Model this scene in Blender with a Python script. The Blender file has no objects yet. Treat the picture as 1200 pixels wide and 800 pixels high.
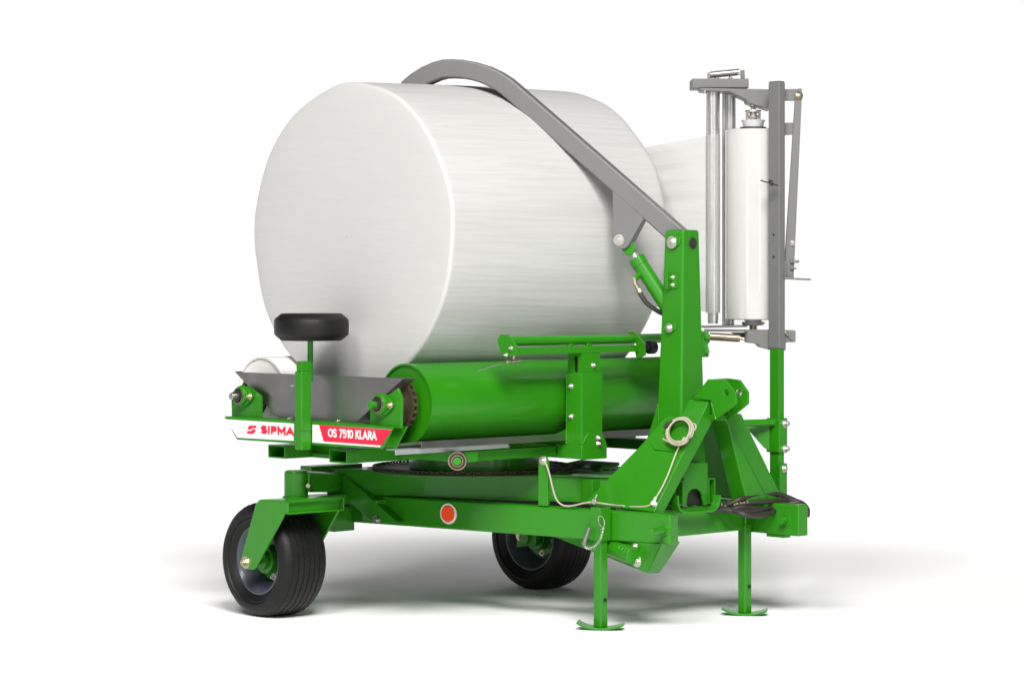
import bpy, bmesh, math, random
from mathutils import Vector, Matrix
random.seed(7)
S = bpy.context.scene
COL = S.collection

# ------------------------------------------------------------------ camera
F, VH, H = 3000.0, 335.0, 1.437            # focal length and horizon in photo pixels (1200 wide), eye height
cam_d = bpy.data.cameras.new("camera"); cam = bpy.data.objects.new("camera", cam_d); COL.objects.link(cam)
cam.location = (0, 0, H); cam.rotation_euler = (math.pi / 2, 0, 0)
cam_d.sensor_width = 36.0; cam_d.lens = F * 36.0 / 1200.0
cam_d.shift_y = -(400 - VH) / 1200.0
cam_d.clip_end = 500
S.camera = cam

# ------------------------------------------------------------------ studio surround
W = bpy.data.worlds.new("World"); S.world = W; W.use_nodes = True
nt = W.node_tree; bg = nt.nodes["Background"]
tc = nt.nodes.new("ShaderNodeTexCoord"); sp = nt.nodes.new("ShaderNodeSeparateXYZ"); mr = nt.nodes.new("ShaderNodeMapRange")
nt.links.new(tc.outputs["Generated"], sp.inputs[0]); nt.links.new(sp.outputs["Z"], mr.inputs["Value"])
mr.inputs["From Min"].default_value = 0.13; mr.inputs["From Max"].default_value = 0.30
mr.inputs["To Min"].default_value = 1.0; mr.inputs["To Max"].default_value = 0.0
my_ = nt.nodes.new("ShaderNodeMapRange"); nt.links.new(sp.outputs["Y"], my_.inputs["Value"])     # the white backdrop stands behind the machine only
my_.inputs["From Min"].default_value = 0.15; my_.inputs["From Max"].default_value = 0.55
mm = nt.nodes.new("ShaderNodeMath"); mm.operation = 'MULTIPLY'; nt.links.new(mr.outputs["Result"], mm.inputs[0]); nt.links.new(my_.outputs["Result"], mm.inputs[1])
ma = nt.nodes.new("ShaderNodeMath"); ma.operation = 'MULTIPLY_ADD'; nt.links.new(mm.outputs[0], ma.inputs[0]); ma.inputs[1].default_value = 0.80
mw = nt.nodes.new("ShaderNodeMath"); mw.operation = 'MULTIPLY_ADD'; nt.links.new(mr.outputs["Result"], mw.inputs[0]); mw.inputs[1].default_value = 0.20; mw.inputs[2].default_value = 0.04   # dim hall walls all round
nt.links.new(mw.outputs[0], ma.inputs[2])
nt.links.new(ma.outputs[0], bg.inputs["Strength"])
bg.inputs["Color"].default_value = (1, 1, 1, 1)
S.view_settings.view_transform = 'Standard'; S.view_settings.look = 'None'
S.view_settings.exposure = 0; S.view_settings.gamma = 1

def area(name, loc, target, power, sx, sy, col=(1, 1, 1)):
    l = bpy.data.lights.new(name, 'AREA'); l.energy = power; l.shape = 'RECTANGLE'; l.size = sx; l.size_y = sy; l.color = col
    o = bpy.data.objects.new(name, l); COL.objects.link(o); o.location = loc
    o.rotation_euler = (Vector(target) - Vector(loc)).to_track_quat('-Z', 'Y').to_euler()
    return o
area("studio_softbox", (-4.2, -0.4, 11.6), (0.0, 11.8, 0.6), 1600, 4.6, 4.6, (1, .985, .965))
area("studio_softbox", (1.7, -0.7, 11.6), (0.0, 11.8, 0.6), 2850, 4.6, 4.6, (1, .985, .965))
bl_ = area("far_floor_fill", (0.0, 23.0, 7.0), (0.0, 20.0, 0.0), 340, 14.0, 2.0)  # added fill, out of view, that lifts the far floor to white
bl_.data.spread = math.radians(75)
for sx in (-1, 1):                                     # tall strip lights either side of the camera
    area("studio_strip_light", (sx * 4.2 + .3, 2.6, 1.7), (0.2, 11.2, 1.2), 46, .30, 2.8)
for sx in (-1, 1):                                     # added gridded fills, out of view, that whiten the floor either side of the machine
    fl_ = area("side_floor_fill", (sx * 6.0, 14.0, 5.5), (sx * 4.6, 14.6, 0.0), 38, 1.0, 7.0); fl_.data.spread = math.radians(70)

# ------------------------------------------------------------------ frame of the machine
CX, CY = -0.225, 11.36
ROT = math.radians(43.5); CA, SA = math.cos(ROT), math.sin(ROT)
V = Vector
def loc(X, Y, Z):
    dx, dy = X - CX, Y - CY
    return V((dx * CA + dy * SA, -dx * SA + dy * CA, Z))
EYE = loc(0, 0, H)
DEP = V((SA, CA, 0))                       # world +Y seen from the machine
RGT = V((CA, -SA, 0))                      # world +X seen from the machine
def atd(u, v, d): return loc((u - 600) / F * d, d, H - (v - VH) / F * d)
def onpl(u, v, P, n):
    d = atd(u, v, 1.0) - EYE
    return EYE + d * ((V(P) - EYE).dot(V(n)) / d.dot(V(n)))
def atx(u, v, x): return onpl(u, v, (x, 0, 0), (1, 0, 0))
def aty(u, v, y): return onpl(u, v, (0, y, 0), (0, 1, 0))
def atz(u, v, z): return onpl(u, v, (0, 0, z), (0, 0, 1))

# ------------------------------------------------------------------ materials
MATS = {}
def mat(name, col, rough=0.5, metal=0.0, coat=0.0, var=0.06, vscale=6.0, rvar=0.08, bump=0.0, bscale=40.0, emit=None):
    m = bpy.data.materials.new(name); m.use_nodes = True; t = m.node_tree; N = t.nodes; L = t.links
    b = N["Principled BSDF"]; b.inputs["Metallic"].default_value = metal
    if coat: b.inputs["Coat Weight"].default_value = coat; b.inputs["Coat Roughness"].default_value = 0.08
    c = N.new("ShaderNodeTexCoord"); n = N.new("ShaderNodeTexNoise"); n.inputs["Scale"].default_value = vscale
    n.inputs["Detail"].default_value = 6; L.new(c.outputs["Object"], n.inputs["Vector"])
    mx = N.new("ShaderNodeMix"); mx.data_type = 'RGBA'
    lo = [max(0, x * (1 - var)) for x in col]; hi = [min(1, x * (1 + var)) for x in col]
    mx.inputs["A"].default_value = (*lo, 1); mx.inputs["B"].default_value = (*hi, 1)
    L.new(n.outputs["Fac"], mx.inputs["Factor"]); L.new(mx.outputs["Result"], b.inputs["Base Color"])
    r = N.new("ShaderNodeMapRange"); r.inputs["To Min"].default_value = max(.02, rough - rvar); r.inputs["To Max"].default_value = min(1, rough + rvar)
    L.new(n.outputs["Fac"], r.inputs["Value"]); L.new(r.outputs["Result"], b.inputs["Roughness"])
    if bump:
        n2 = N.new("ShaderNodeTexNoise"); n2.inputs["Scale"].default_value = bscale; n2.inputs["Detail"].default_value = 4
        L.new(c.outputs["Object"], n2.inputs["Vector"])
        bp = N.new("ShaderNodeBump"); bp.inputs["Strength"].default_value = bump; bp.inputs["Distance"].default_value = 0.004
        L.new(n2.outputs["Fac"], bp.inputs["Height"]); L.new(bp.outputs["Normal"], b.inputs["Normal"])
    if name == "green_paint": b.inputs["Specular IOR Level"].default_value = 0.28; b.inputs["Coat Roughness"].default_value = 0.12
    if name == "tyre_rubber": b.inputs["Specular IOR Level"].default_value = 0.3
    MATS[name] = m; return m
GREEN = mat("green_paint", (0.0195, 0.200, 0.0025), 0.42, coat=0.35, var=0.07, vscale=5, bump=0.08, bscale=60)
GREY = mat("grey_paint", (0.140, 0.140, 0.137), 0.5, var=0.05, bump=0.06, bscale=70)
ZINC = mat("zinc", (0.62, 0.6, 0.55), 0.32, metal=1.0, var=0.15, vscale=60)
BRASS = mat("brass", (0.56, 0.49, 0.36), 0.35, metal=1.0, var=0.2, vscale=50)
BRONZE = mat("bronze", (0.33, 0.25, 0.17), 0.38, metal=1.0, var=0.2, vscale=30)
SHEET = mat("raw_steel_sheet", (0.36, 0.345, 0.345), 0.36, metal=1.0, var=0.12, vscale=9, rvar=0.1)
GALV = mat("galvanised", (0.56, 0.58, 0.6), 0.45, metal=0.9, var=0.1, vscale=25)
CHROME = mat("ribbed_steel", (0.70, 0.70, 0.69), 0.30, metal=0.92, var=0.05, vscale=8, rvar=.04)
RUBBER = mat("tyre_rubber", (0.006, 0.0056, 0.0056), 0.52, var=0.5, vscale=18, rvar=0.14, bump=0.25, bscale=90)
RIM = mat("blue_grey_rim", (0.045, 0.055, 0.072), 0.4, var=0.1, coat=.2)
DARK = mat("dark_steel", (0.03, 0.028, 0.026), 0.5, metal=0.3, var=0.3, vscale=30)
VOID = mat("hole_black", (0.006, 0.006, 0.006), 0.8)  # near-black standing in for the shade inside holes and the slot
HOSE = mat("hose_rubber", (0.032, 0.026, 0.024), 0.5, var=0.2, vscale=30)
CORD = mat("beige_cord", (0.47, 0.405, 0.32), 0.75, var=0.12, vscale=120, bump=.5, bscale=300)
WHITE = mat("white_sticker", (0.80, 0.79, 0.78), 0.3, var=0.01)
RED = mat("red_sticker", (0.78, 0.008, 0.045), 0.3, var=0.02)
REFL = mat("red_reflector", (1.0, 0.075, 0.006), 0.4, coat=.15, var=0.03)
STEEL = mat("spring_steel", (0.30, 0.29, 0.28), 0.4, metal=.8, var=.2, vscale=40)
PLASTIC = mat("grey_plastic", (0.62, 0.63, 0.64), 0.35, var=0.04)
PALE = mat("pale_roller", (0.74, 0.73, 0.70), 0.35, var=0.05)
CHAIN = mat("oily_chain", (0.07, 0.05, 0.03), 0.55, metal=.25, var=0.6, vscale=80)
PLATE = mat("dusty_green_plate", (0.020, 0.12, 0.010), 0.5, var=0.45, vscale=12)
ROLLF = mat("film_roll", (0.52, 0.513, 0.495), 0.14, var=0.015, coat=.5)

def film_mat(name, axis, bump=.4, alpha=1.0, streak=0.0, rot=0.0, col=(0.56, 0.558, 0.547)):
    m = bpy.data.materials.new(name); m.use_nodes = True; t = m.node_tree; N = t.nodes; L = t.links
    b = N["Principled BSDF"]
    c = N.new("ShaderNodeTexCoord"); mp = N.new("ShaderNodeMapping"); L.new(c.outputs["Object"], mp.inputs["Vector"])
    mp.inputs["Scale"].default_value = axis; mp.inputs["Rotation"].default_value = (rot, 0, 0)
    n = N.new("ShaderNodeTexNoise"); n.inputs["Scale"].default_value = 1.0; n.inputs["Detail"].default_value = 7; n.inputs["Roughness"].default_value = .62
    n.inputs["Distortion"].default_value = 0.25
    L.new(mp.outputs["Vector"], n.inputs["Vector"])
    n2 = N.new("ShaderNodeTexNoise"); n2.inputs["Scale"].default_value = 3.0; n2.inputs["Detail"].default_value = 3
    L.new(c.outputs["Object"], n2.inputs["Vector"])
    mx = N.new("ShaderNodeMix"); mx.data_type = 'RGBA'
    mx.inputs["A"].default_value = (*[x * .95 for x in col], 1); mx.inputs["B"].default_value = (*[min(1, x * 1.03) for x in col], 1)
    L.new(n.outputs["Fac"], mx.inputs["Factor"])
    if streak:      # bands of denser overlap in the wrapping
        mp3 = N.new("ShaderNodeMapping"); mp3.inputs["Scale"].default_value = (axis[0] * 1.6, axis[1] * 2.2, axis[2] * 2.2); L.new(c.outputs["Object"], mp3.inputs["Vector"])
        n3 = N.new("ShaderNodeTexNoise"); n3.inputs["Scale"].default_value = 1.0; n3.inputs["Detail"].default_value = 3; L.new(mp3.outputs["Vector"], n3.inputs["Vector"])
        r3 = N.new("ShaderNodeMapRange"); r3.inputs["From Min"].default_value = .42; r3.inputs["From Max"].default_value = .66; r3.inputs["To Min"].default_value = 1.0; r3.inputs["To Max"].default_value = 1.0 - streak
        L.new(n3.outputs["Fac"], r3.inputs["Value"]); m3 = N.new("ShaderNodeMix"); m3.data_type = 'RGBA'; m3.blend_type = 'MULTIPLY'; m3.inputs["Factor"].default_value = 1.0
        L.new(mx.outputs["Result"], m3.inputs["A"]); L.new(r3.outputs["Result"], m3.inputs["B"]); L.new(m3.outputs["Result"], b.inputs["Base Color"])
    else: L.new(mx.outputs["Result"], b.inputs["Base Color"])
    r = N.new("ShaderNodeMapRange"); r.inputs["To Min"].default_value = .42; r.inputs["To Max"].default_value = .62; b.inputs["Specular IOR Level"].default_value = .3
    L.new(n2.outputs["Fac"], r.inputs["Value"]); L.new(r.outputs["Result"], b.inputs["Roughness"])
    bp = N.new("ShaderNodeBump"); bp.inputs["Strength"].default_value = bump; bp.inputs["Distance"].default_value = .010
    L.new(n.outputs["Fac"], bp.inputs["Height"]); L.new(bp.outputs["Normal"], b.inputs["Normal"])
    if alpha < 1: b.inputs["Alpha"].default_value = alpha
    return m
FILM_SIDE = film_mat("bale_film", (.55, 34, 34), bump=.30, streak=.07, col=(0.505, 0.503, 0.493))
FILM_END = film_mat("bale_end_film", (3, 4, 34), bump=.14, rot=.22, col=(0.49, 0.488, 0.478))
WEB = film_mat("stretched_film", (1.5, 1.5, 16), alpha=.93)
SLEEVE = film_mat("film_on_roller", (3, 3, 30), alpha=.36)

# ------------------------------------------------------------------ mesh builder
def basis(ax):
    ax = V(ax).normalized(); h = V((0, 0, 1)) if abs(ax.z) < .9 else V((1, 0, 0))
    a = ax.cross(h).normalized(); return a, ax.cross(a).normalized()
class MB:
    def __init__(s): s.v = []; s.f = []; s.sm = []; s.mi = []; s.cur = 0
    def face(s, idx, smooth=False): s.f.append(idx); s.sm.append(smooth); s.mi.append(s.cur)
    def prism(s, pts, vec):
        pts = [V(p) for p in pts]; vec = V(vec); n = len(pts); o = len(s.v)
        nrm = V((0, 0, 0))
        for i in range(n): nrm += (pts[i] - pts[0]).cross(pts[(i + 1) % n] - pts[0])
        if nrm.dot(vec) > 0: pts = pts[::-1]
        s.v += pts + [p + vec for p in pts]
        s.face(list(range(o, o + n))); s.face(list(range(o + 2 * n - 1, o + n - 1, -1)))
        for i in range(n):
            j = (i + 1) % n; s.face([o + j, o + i, o + n + i, o + n + j])
        return s
    def hexa(s, b, t):
        o = len(s.v); s.v += [V(p) for p in b] + [V(p) for p in t]
        for q in ((3, 2, 1, 0), (4, 5, 6, 7), (0, 1, 5, 4), (1, 2, 6, 5), (2, 3, 7, 6), (3, 0, 4, 7)): s.face([o + i for i in q])
        return s
    def box(s, x0, x1, y0, y1, z0, z1):
        return s.hexa([(x0, y0, z0), (x1, y0, z0), (x1, y1, z0), (x0, y1, z0)], [(x0, y0, z1), (x1, y0, z1), (x1, y1, z1), (x0, y1, z1)])
    def bar(s, p0, p1, w, h, up=(0, 0, 1)):
        p0, p1 = V(p0), V(p1); d = (p1 - p0).normalized(); a = d.cross(V(up)).normalized() * w / 2; c = a.cross(d).normalized() * h / 2
        q = [p0 - a - c, p0 + a - c, p0 + a + c, p0 - a + c]
        return s.prism(q, p1 - p0)
    def hollow(s, p0, p1, w, h, t, up=(0, 0, 1)):
        p0, p1 = V(p0), V(p1); d = (p1 - p0).normalized(); a = d.cross(V(up)).normalized(); c = a.cross(d).normalized()
        for sg in (1, -1):
            s.bar(p0 + c * sg * (h - t) / 2, p1 + c * sg * (h - t) / 2, w, t, up)
            s.bar(p0 + a * sg * (w - t) / 2, p1 + a * sg * (w - t) / 2, t, h - 2 * t, up)
        return s
    def cyl(s, p0, p1, r0, r1=None, n=28, caps=True):
        r1 = r0 if r1 is None else r1; p0, p1 = V(p0), V(p1); a, b = basis(p1 - p0); o = len(s.v)
        for p, r in ((p0, r0), (p1, r1)):
            for k in range(n):
                t = 2 * math.pi * k / n; s.v.append(p + a * math.cos(t) * r + b * math.sin(t) * r)
        for k in range(n):
            j = (k + 1) % n; s.face([o + k, o + n + k, o + n + j, o + j], True)
        if caps: s.face([o + k for k in range(n)]); s.face([o + n + k for k in range(n)][::-1])
        return s
    def lathe(s, prof, org, ax, n=48, closed=False, wob=None, sh=None):
        org = V(org); ax = V(ax).normalized(); a, b = basis(ax); o = len(s.v); m = len(prof)
        for (r, t) in prof:
            for k in range(n):
                th = 2 * math.pi * k / n; rr = r * (wob(th, t) if wob else 1)
                s.v.append(org + ax * (t + (sh(th, t) if sh else 0)) + (a * math.cos(th) + b * math.sin(th)) * rr)
        for i in range(m - 1 + (1 if closed else 0)):
            i2 = (i + 1) % m
            for k in range(n):
                j = (k + 1) % n; s.face([o + i * n + k, o + i * n + j, o + i2 * n + j, o + i2 * n + k], True)
        return s
    def tube(s, pts, r, n=12, sub=8, caps=True, flat=None):
        pts = [V(p) for p in pts]
        if sub > 1 and len(pts) > 2:
            q = []; e = [pts[0] * 2 - pts[1]] + pts + [pts[-1] * 2 - pts[-2]]
            for i in range(1, len(e) - 2):
                for k in range(sub):
                    t = k / sub; p0, p1, p2, p3 = e[i - 1:i + 3]
                    q.append(.5 * ((2 * p1) + (p2 - p0) * t + (2 * p0 - 5 * p1 + 4 * p2 - p3) * t * t + (3 * p1 - p0 - 3 * p2 + p3) * t ** 3))
            pts = q + [pts[-1]]
        o = len(s.v); m = len(pts); a = None
        for i, p in enumerate(pts):
            d = (pts[min(i + 1, m - 1)] - pts[max(i - 1, 0)]).normalized()
            if a is None: a, _ = basis(d)
            a = (a - d * a.dot(d)).normalized(); b = d.cross(a)
            for k in range(n):
                t = 2 * math.pi * k / n; s.v.append(p + (a * math.cos(t) + b * math.sin(t)) * r)
        for i in range(m - 1):
            for k in range(n):
                j = (k + 1) % n; s.face([o + i * n + k, o + i * n + j, o + (i + 1) * n + j, o + (i + 1) * n + k], True)
        if caps: s.face([o + k for k in range(n)][::-1]); s.face([o + (m - 1) * n + k for k in range(n)])
        return s
    def sweep(s, pts, ws, hs, side):
        """box section swept along pts; side = horizontal normal of its plane"""
        pts = [V(p) for p in pts]; side = V(side).normalized(); o = len(s.v); m = len(pts)
        for i, p in enumerate(pts):
            d = (pts[min(i + 1, m - 1)] - pts[max(i - 1, 0)]).normalized(); up = side.cross(d).normalized()
            a = side * ws / 2; c = up * hs / 2
            s.v += [p - a - c, p + a - c, p + a + c, p - a + c]
        for i in range(m - 1):
            for k in range(4):
                j = (k + 1) % 4; s.face([o + 4 * i + k, o + 4 * i + j, o + 4 * i + 4 + j, o + 4 * i + 4 + k], True)
        s.face([o, o + 1, o + 2, o + 3][::-1]); s.face([o + 4 * (m - 1) + k for k in range(4)])
        return s
    def build(s, name, m, parent=None, bev=0.0035, label=None, mats=None):
        me = bpy.data.meshes.new(name); me.from_pydata([tuple(p) for p in s.v], [], s.f)
        me.polygons.foreach_set("use_smooth", s.sm)
        for x in (mats or [m]): me.materials.append(x)
        if mats: me.polygons.foreach_set("material_index", s.mi)
        bm = bmesh.new(); bm.from_mesh(me); bmesh.ops.recalc_face_normals(bm, faces=bm.faces)
        for e in bm.edges:
            if len(e.link_faces) == 2 and e.calc_face_angle(0) > math.radians(38): e.smooth = False
        bm.to_mesh(me); bm.free()
        o = bpy.data.objects.new(name, me); COL.objects.link(o)
        if parent: o.parent = parent
        if bev:
            b = o.modifiers.new("bevel", 'BEVEL'); b.width = bev; b.segments = 3; b.limit_method = 'ANGLE'; b.angle_limit = math.radians(40)
            b.harden_normals = True; me.polygons.foreach_set("use_smooth", [True] * len(me.polygons))
        if label: o["label"] = label
        return o
def tag(o, label, cat, group=None):
    o["label"] = label; o["category"] = cat
    if group: o["group"] = group
    return o
def thing(name, label, cat):
    o = bpy.data.objects.new(name, None); COL.objects.link(o); o.empty_display_size = .2
    o.location = (CX, CY, 0); o.rotation_euler = (0, 0, ROT)
    return tag(o, label, cat)
def bolt(p, d, r=0.011, parent=None, m=None, washer=True, hh=0.009):
    p = V(p); d = V(d).normalized(); b = MB()
    if washer: b.cyl(p - d * .004, p + d * .0025, r * 1.65, n=20)
    b.cyl(p, p + d * (hh + .0025), r, n=6)
    b.cyl(p, p + d * (hh + .008), r * .55, n=12)
    return b.build("bolt", m or ZINC, parent, bev=.0012)

# ------------------------------------------------------------------ ground
g = MB(); n = 96; g.v.append(V((0, 10, 0)))
for k in range(n): t = 2 * math.pi * k / n; g.v.append(V((math.cos(t) * 10.5, 10 + math.sin(t) * 10.5, 0)))
for k in range(n): g.face([0, 1 + k, 1 + (k + 1) % n])
GROUND = mat("white_studio_floor", (0.95, 0.95, 0.95), 0.85, var=0.01, vscale=2)
o = g.build("ground", GROUND, bev=0); o["kind"] = "structure"

# ================================================================== THE WRAPPER
R = thing("bale_wrapper", "green bale wrapper with grey press arm and film mast carrying the white bale", "bale wrapper")
sd = V((-0.16505, 0.98629, 0)); NBn = V((-0.98629, -0.16505, 0)); NBp = V((0.03, -0.87, 0))   # near side beam: direction, outward normal, a point
def nb(u, v, off=0.0): return onpl(u, v, NBp + NBn * off, NBn)
def nbz(t, z, off=0.0):   # t metres along the beam from the jack
    p = NBp + sd * t + NBn * off; return V((p.x, p.y, z))

# ---- chassis
zl, zt = .368, .495
b = MB(); b.prism([nbz(-.322, zl), nbz(1.46, zl), nbz(1.46, zt), nbz(-.322, zt)], -NBn * .064)
beam = b.build("side_beam", GREEN, R, bev=.009)
pin = MB(); c0 = nb(779, 621); pin.cyl(c0 - NBn * .02, c0 + NBn * .105, .0155, n=24); pin.cyl(c0 - NBn * .002, c0 + NBn * .008, .027, .021, n=24)
pin.cyl(c0 + NBn * .105, c0 + NBn * .112, .0155, .011, n=24)
pin.build("hitch_pin", GREEN, beam, bev=.001)
rf = MB(); c = nb(526, 601.5); rf.cyl(c, c + NBn * .006, .0455, n=40); ring = rf.build("reflector", WHITE, beam, bev=.001)
rf = MB(); rf.cyl(c + NBn * .004, c + NBn * .011, .0385, .035, n=40); rf.build("reflector_lens", REFL, beam, bev=.001)
bx = nbz(1.03, .385); bolt(nb(441.5, 608.5, .05), NBn, .012, beam)
b = MB(); b.box(.822, .886, -1.252, .45, .360, .495)
sb = b.build("side_beam", GREEN, R, bev=.006)
pin = MB(); c = V((.886, -1.18, .425)); pin.cyl(c - V((.1, 0, 0)), c + V((.055, 0, 0)), .0165, n=24); pin.cyl(c + V((.055, 0, 0)), c + V((.062, 0, 0)), .0165, .011, n=24)
pin.build("hitch_pin", GREEN, sb, bev=.001)
pin = MB(); c = V((.822, -1.18, .425)); pin.cyl(c + V((.004, 0, 0)), c - V((.003, 0, 0)), .03, n=28); pin.build("weld_disc", GREEN, sb, bev=.001)
bl = MB(); bl.box(.832, .88, -1.16, -1.06, .346, .3605); bl.build("bracket", GREEN, sb)
b = MB(); b.box(.10, .84, -.985, -.86, .372, .492)
xb = b.build("cross_beam", GREEN, R, bev=.006)
w = MB(); w.cyl((.775, -.99, .38), (.775, -.99, .485), .006, n=8); w.build("weld_seam", GREEN, xb, bev=0)
# rear axle beam and the diverging upper frame
b = MB(); b.box(-.22, .80, .32, .42, .385, .482); b.build("axle_beam", GREEN, R, bev=.005)
d2 = V((-.418, .908, 0)).normalized(); n2 = V((-.908, -.418, 0)).normalized(); P2 = V((-.182, .377, 0))
def uf(t, z, off=0): p = P2 - d2 * t + n2 * off; return V((p.x, p.y, z))
b = MB(); b.prism([uf(-.24, .4965), uf(1.16, .4965), uf(1.16, .607), uf(-.24, .607)], -n2 * .06)
uf_o = b.build("upper_frame_beam", GREEN, R, bev=.004)
b = MB(); b.prism([uf(-.24, .607, .012), uf(1.2, .607, .012), uf(1.2, .612, .012), uf(-.24, .612, .012)], -n2 * .12); b.build("top_flange", GREEN, uf_o, bev=.001)
b = MB(); b.prism([uf(-.1, .45, -.062), uf(1.12, .45, -.062), uf(1.12, .53, -.062), uf(-.1, .53, -.062)], -n2 * .02); b.build("gap_shade_strip", DARK, uf_o, bev=.001)  # dark strip standing in for shade in the gap between the beams
b = MB()
b.box(-.10, .82, .50, .58, .50, .60); b.box(.72, .80, -.52, .52, .50, .60); b.box(.22, .80, -.60, -.53, .50, .60)
b.build("upper_frame_beam", GREEN, R, bev=.004)
b = MB(); b.cyl((.16, .10, .610), (.16, .10, .616), .475, n=72)
tp = b.build("ring_plate", PLATE, R, bev=.002)
b = MB(); b.prism([uf(-.10, .603, -.03), uf(1.16, .603, -.03), V((.80, -.60, .603)), V((.80, .58, .603)), V((-.10, .58, .603))], (0, 0, .006)); b.build("deck_plate", PLATE, tp, bev=.001)
b = MB(); b.box(-.40, -.10, .56, .64, .598, .627); b.build("ring_lip", GREEN, tp, bev=.002)
b = MB(); b.prism([aty(706, 546, -.36), aty(726, 541.5, -.36), aty(726, 545.5, -.36), aty(700, 551, -.36)], (0, .25, 0))
for u in (700, 710, 717):
    b.prism([aty(u, 550, -.34), aty(u + 4, 549, -.34), aty(u + 4, 561, -.34), aty(u + 1, 561, -.34)], (.0, .02, 0))
b.build("ring_lip", GREEN, tp, bev=.002)
ch = MB()
for k in range(120):
    t = 2 * math.pi * k / 120; c = V((.16 + .445 * math.cos(t), .10 + .445 * math.sin(t), .625)); tg = V((-math.sin(t), math.cos(t), 0)); nr = V((math.cos(t), math.sin(t), 0))
    ch.cyl(c - V((0, 0, .006)), c + V((0, 0, .006)), .006, n=8)
    off = .003 if k % 2 else .0055
    for sg in (1, -1): ch.bar(c - tg * .014 + V((0, 0, off * sg)), c + tg * .014 + V((0, 0, off * sg)), .012, .0025)
ch.build("drive_chain", CHAIN, tp, bev=0)
b = MB(); b.cyl((.16, .08, .622), (.16, .08, .70), .30, n=48); b.build("turntable_hub", GREEN, tp, bev=.003)
b = MB(); c = atz(517, 547, .628); b.cyl(c, c + V((0, 0, .008)), .022, n=24); b.build("grease_cap", ZINC, tp, bev=.001)
b = MB(); b.prism([nb(630.6, 592, .004), nb(642.2, 592.5, .004), nb(642, 540, .004), nb(640, 535.5, .004), nb(636.3, 533.6, .004), nb(632.5, 535.2, .004), nb(630.8, 539, .004)], -NBn * .012)
lv = b.build("trip_lever", GREEN, R, bev=.002)
bolt(nb(636.4, 539.5, .004), NBn, .012, lv)

# ---- caster outrigger
b = MB()
AP = NBp + NBn * .05; arm_n = NBn
def ar(u, v): return onpl(u, v, AP, arm_n)
q = [ar(402, 555), ar(466, 611.5), ar(437, 612.8), ar(397, 577)]
b.prism(q, -arm_n * .048)
p0 = ar(361, 553.5); p1 = ar(402, 555); p2 = ar(397, 577); p3 = ar(361, 577)
b.prism([atd(358, 553.3, 11.13), p1, p2, atd(358, 577, 11.13)], DEP * .10)
orig = b.build("caster_arm", GREEN, R, bev=.005)
b = MB(); c = atd(347, 580, 11.17); PV = V((c.x, c.y, 0)); b.cyl(PV + V((0, 0, .522)), PV + V((0, 0, .626)), .0525, n=40); b.cyl(PV + V((0, 0, .514)), PV + V((0, 0, .522)), .06, n=40)
b.cyl(PV + V((0, 0, .626)), PV + V((0, 0, .634)), .05, .046, n=40)
pv = b.build("swivel_tube", GREEN, R, bev=.003)
bolt(atd(361, 569, 11.10), DEP * -1, .006, pv, BRASS)
b = MB(); b.box(-.30, -.18, .52, .62, .33, .44); b.box(-.46, -.20, .50, .60, .46, .50); b.build("arm_bracket", GREEN, orig, bev=.004)
bolt(ar(441, 608), arm_n, .012, orig)

# ---- wheels
def wheel(name, ctr, ax, r, w, rr, blue=False):
    ax = V(ax).normalized(); ctr = V(ctr); h = w / 2
    b = MB()   # rim: drop-centre barrel with lips and disc
    prof = [(rr + .012, -h * .80), (rr + .012, -h * .72), (rr - .004, -h * .66), (rr - .012, -h * .5), (rr - .035, -h * .25), (rr - .035, h * .2), (rr - .012, h * .5), (rr - .004, h * .66), (rr + .012, h * .72), (rr + .012, h * .8),
            (rr + .001, h * .8), (rr - .010, h * .68), (rr - .018, h * .5), (rr - .041, h * .2), (rr - .041, -h * .25), (rr - .018, -h * .5), (rr - .010, -h * .68), (rr + .001, -h * .8)]
    b.lathe(prof, ctr, ax, 64, closed=True)
    b.lathe([(rr - .038, -.01), (.055, -.02), (.04, -.02), (.04, -.012), (.055, -.012), (rr - .038, -.002)], ctr, ax, 64, closed=True)
    o = b.build(name, RIM, R, bev=0)
    t = MB(); N = 150
    P = [(rr + .002, -h * .74), (rr + .014, -h * .86), (rr + .030, -h * .97), (rr + .036, -h * 1.0), (rr + .042, -h * .985), (r * .76, -h * 1.05), (r * .83, -h * 1.06), (r * .885, -h * 1.0), (r * .94, -h * .88)]
    tr = []
    ngr = 5; half = h * .76
    for k in range(ngr + 1):
        a0 = -half + 2 * half * k / (ngr + 1) + .002; a1 = -half + 2 * half * (k + 1) / (ngr + 1) - .002
        rad = lambda x: r * (1 - .028 * (x / half) ** 2)
        tr += [(rad(a0) - .0042, a0 - .0008), (rad(a0), a0 + .001), (rad((a0 + a1) / 2), (a0 + a1) / 2), (rad(a1), a1 - .001), (rad(a1) - .0042, a1 + .0008)]
    P = P + tr + [(a, -c) for a, c in P[::-1]]
    lugs = lambda th, tt: 1.0
    t.lathe(P, ctr, ax, N, wob=lambda th, tt: 1 + (.0045 * math.sin(th * 45 + tt * 90) * (.3 + abs(tt) / h) if abs(tt) < h * .8 else 0),
            sh=lambda th, tt: .0022 * math.sin(th * 60) + .0012 * math.sin(th * 23 + 1) if abs(tt) < h * .6 else 0)
    for q in t.v: q.z = max(q.z, .0015)
    ty = t.build("tyre", RUBBER, o, bev=0)
    hb = MB(); hb.cyl(ctr - ax * .03, ctr + ax * .055, .062, n=32); hb.cyl(ctr + ax * .055, ctr + ax * .075, .045, .04, n=32)
    hb.cyl(ctr - ax * .005, ctr + ax * .006, .095, n=36)
    hb.build("hub", GREEN, o, bev=.003)
    a, c = basis(ax)
    for k in range(5):
        t = 2 * math.pi * k / 5 + .4; bolt(ctr + ax * .006 + (a * math.cos(t) + c * math.sin(t)) * .080, ax, .009, o)
    return o
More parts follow.
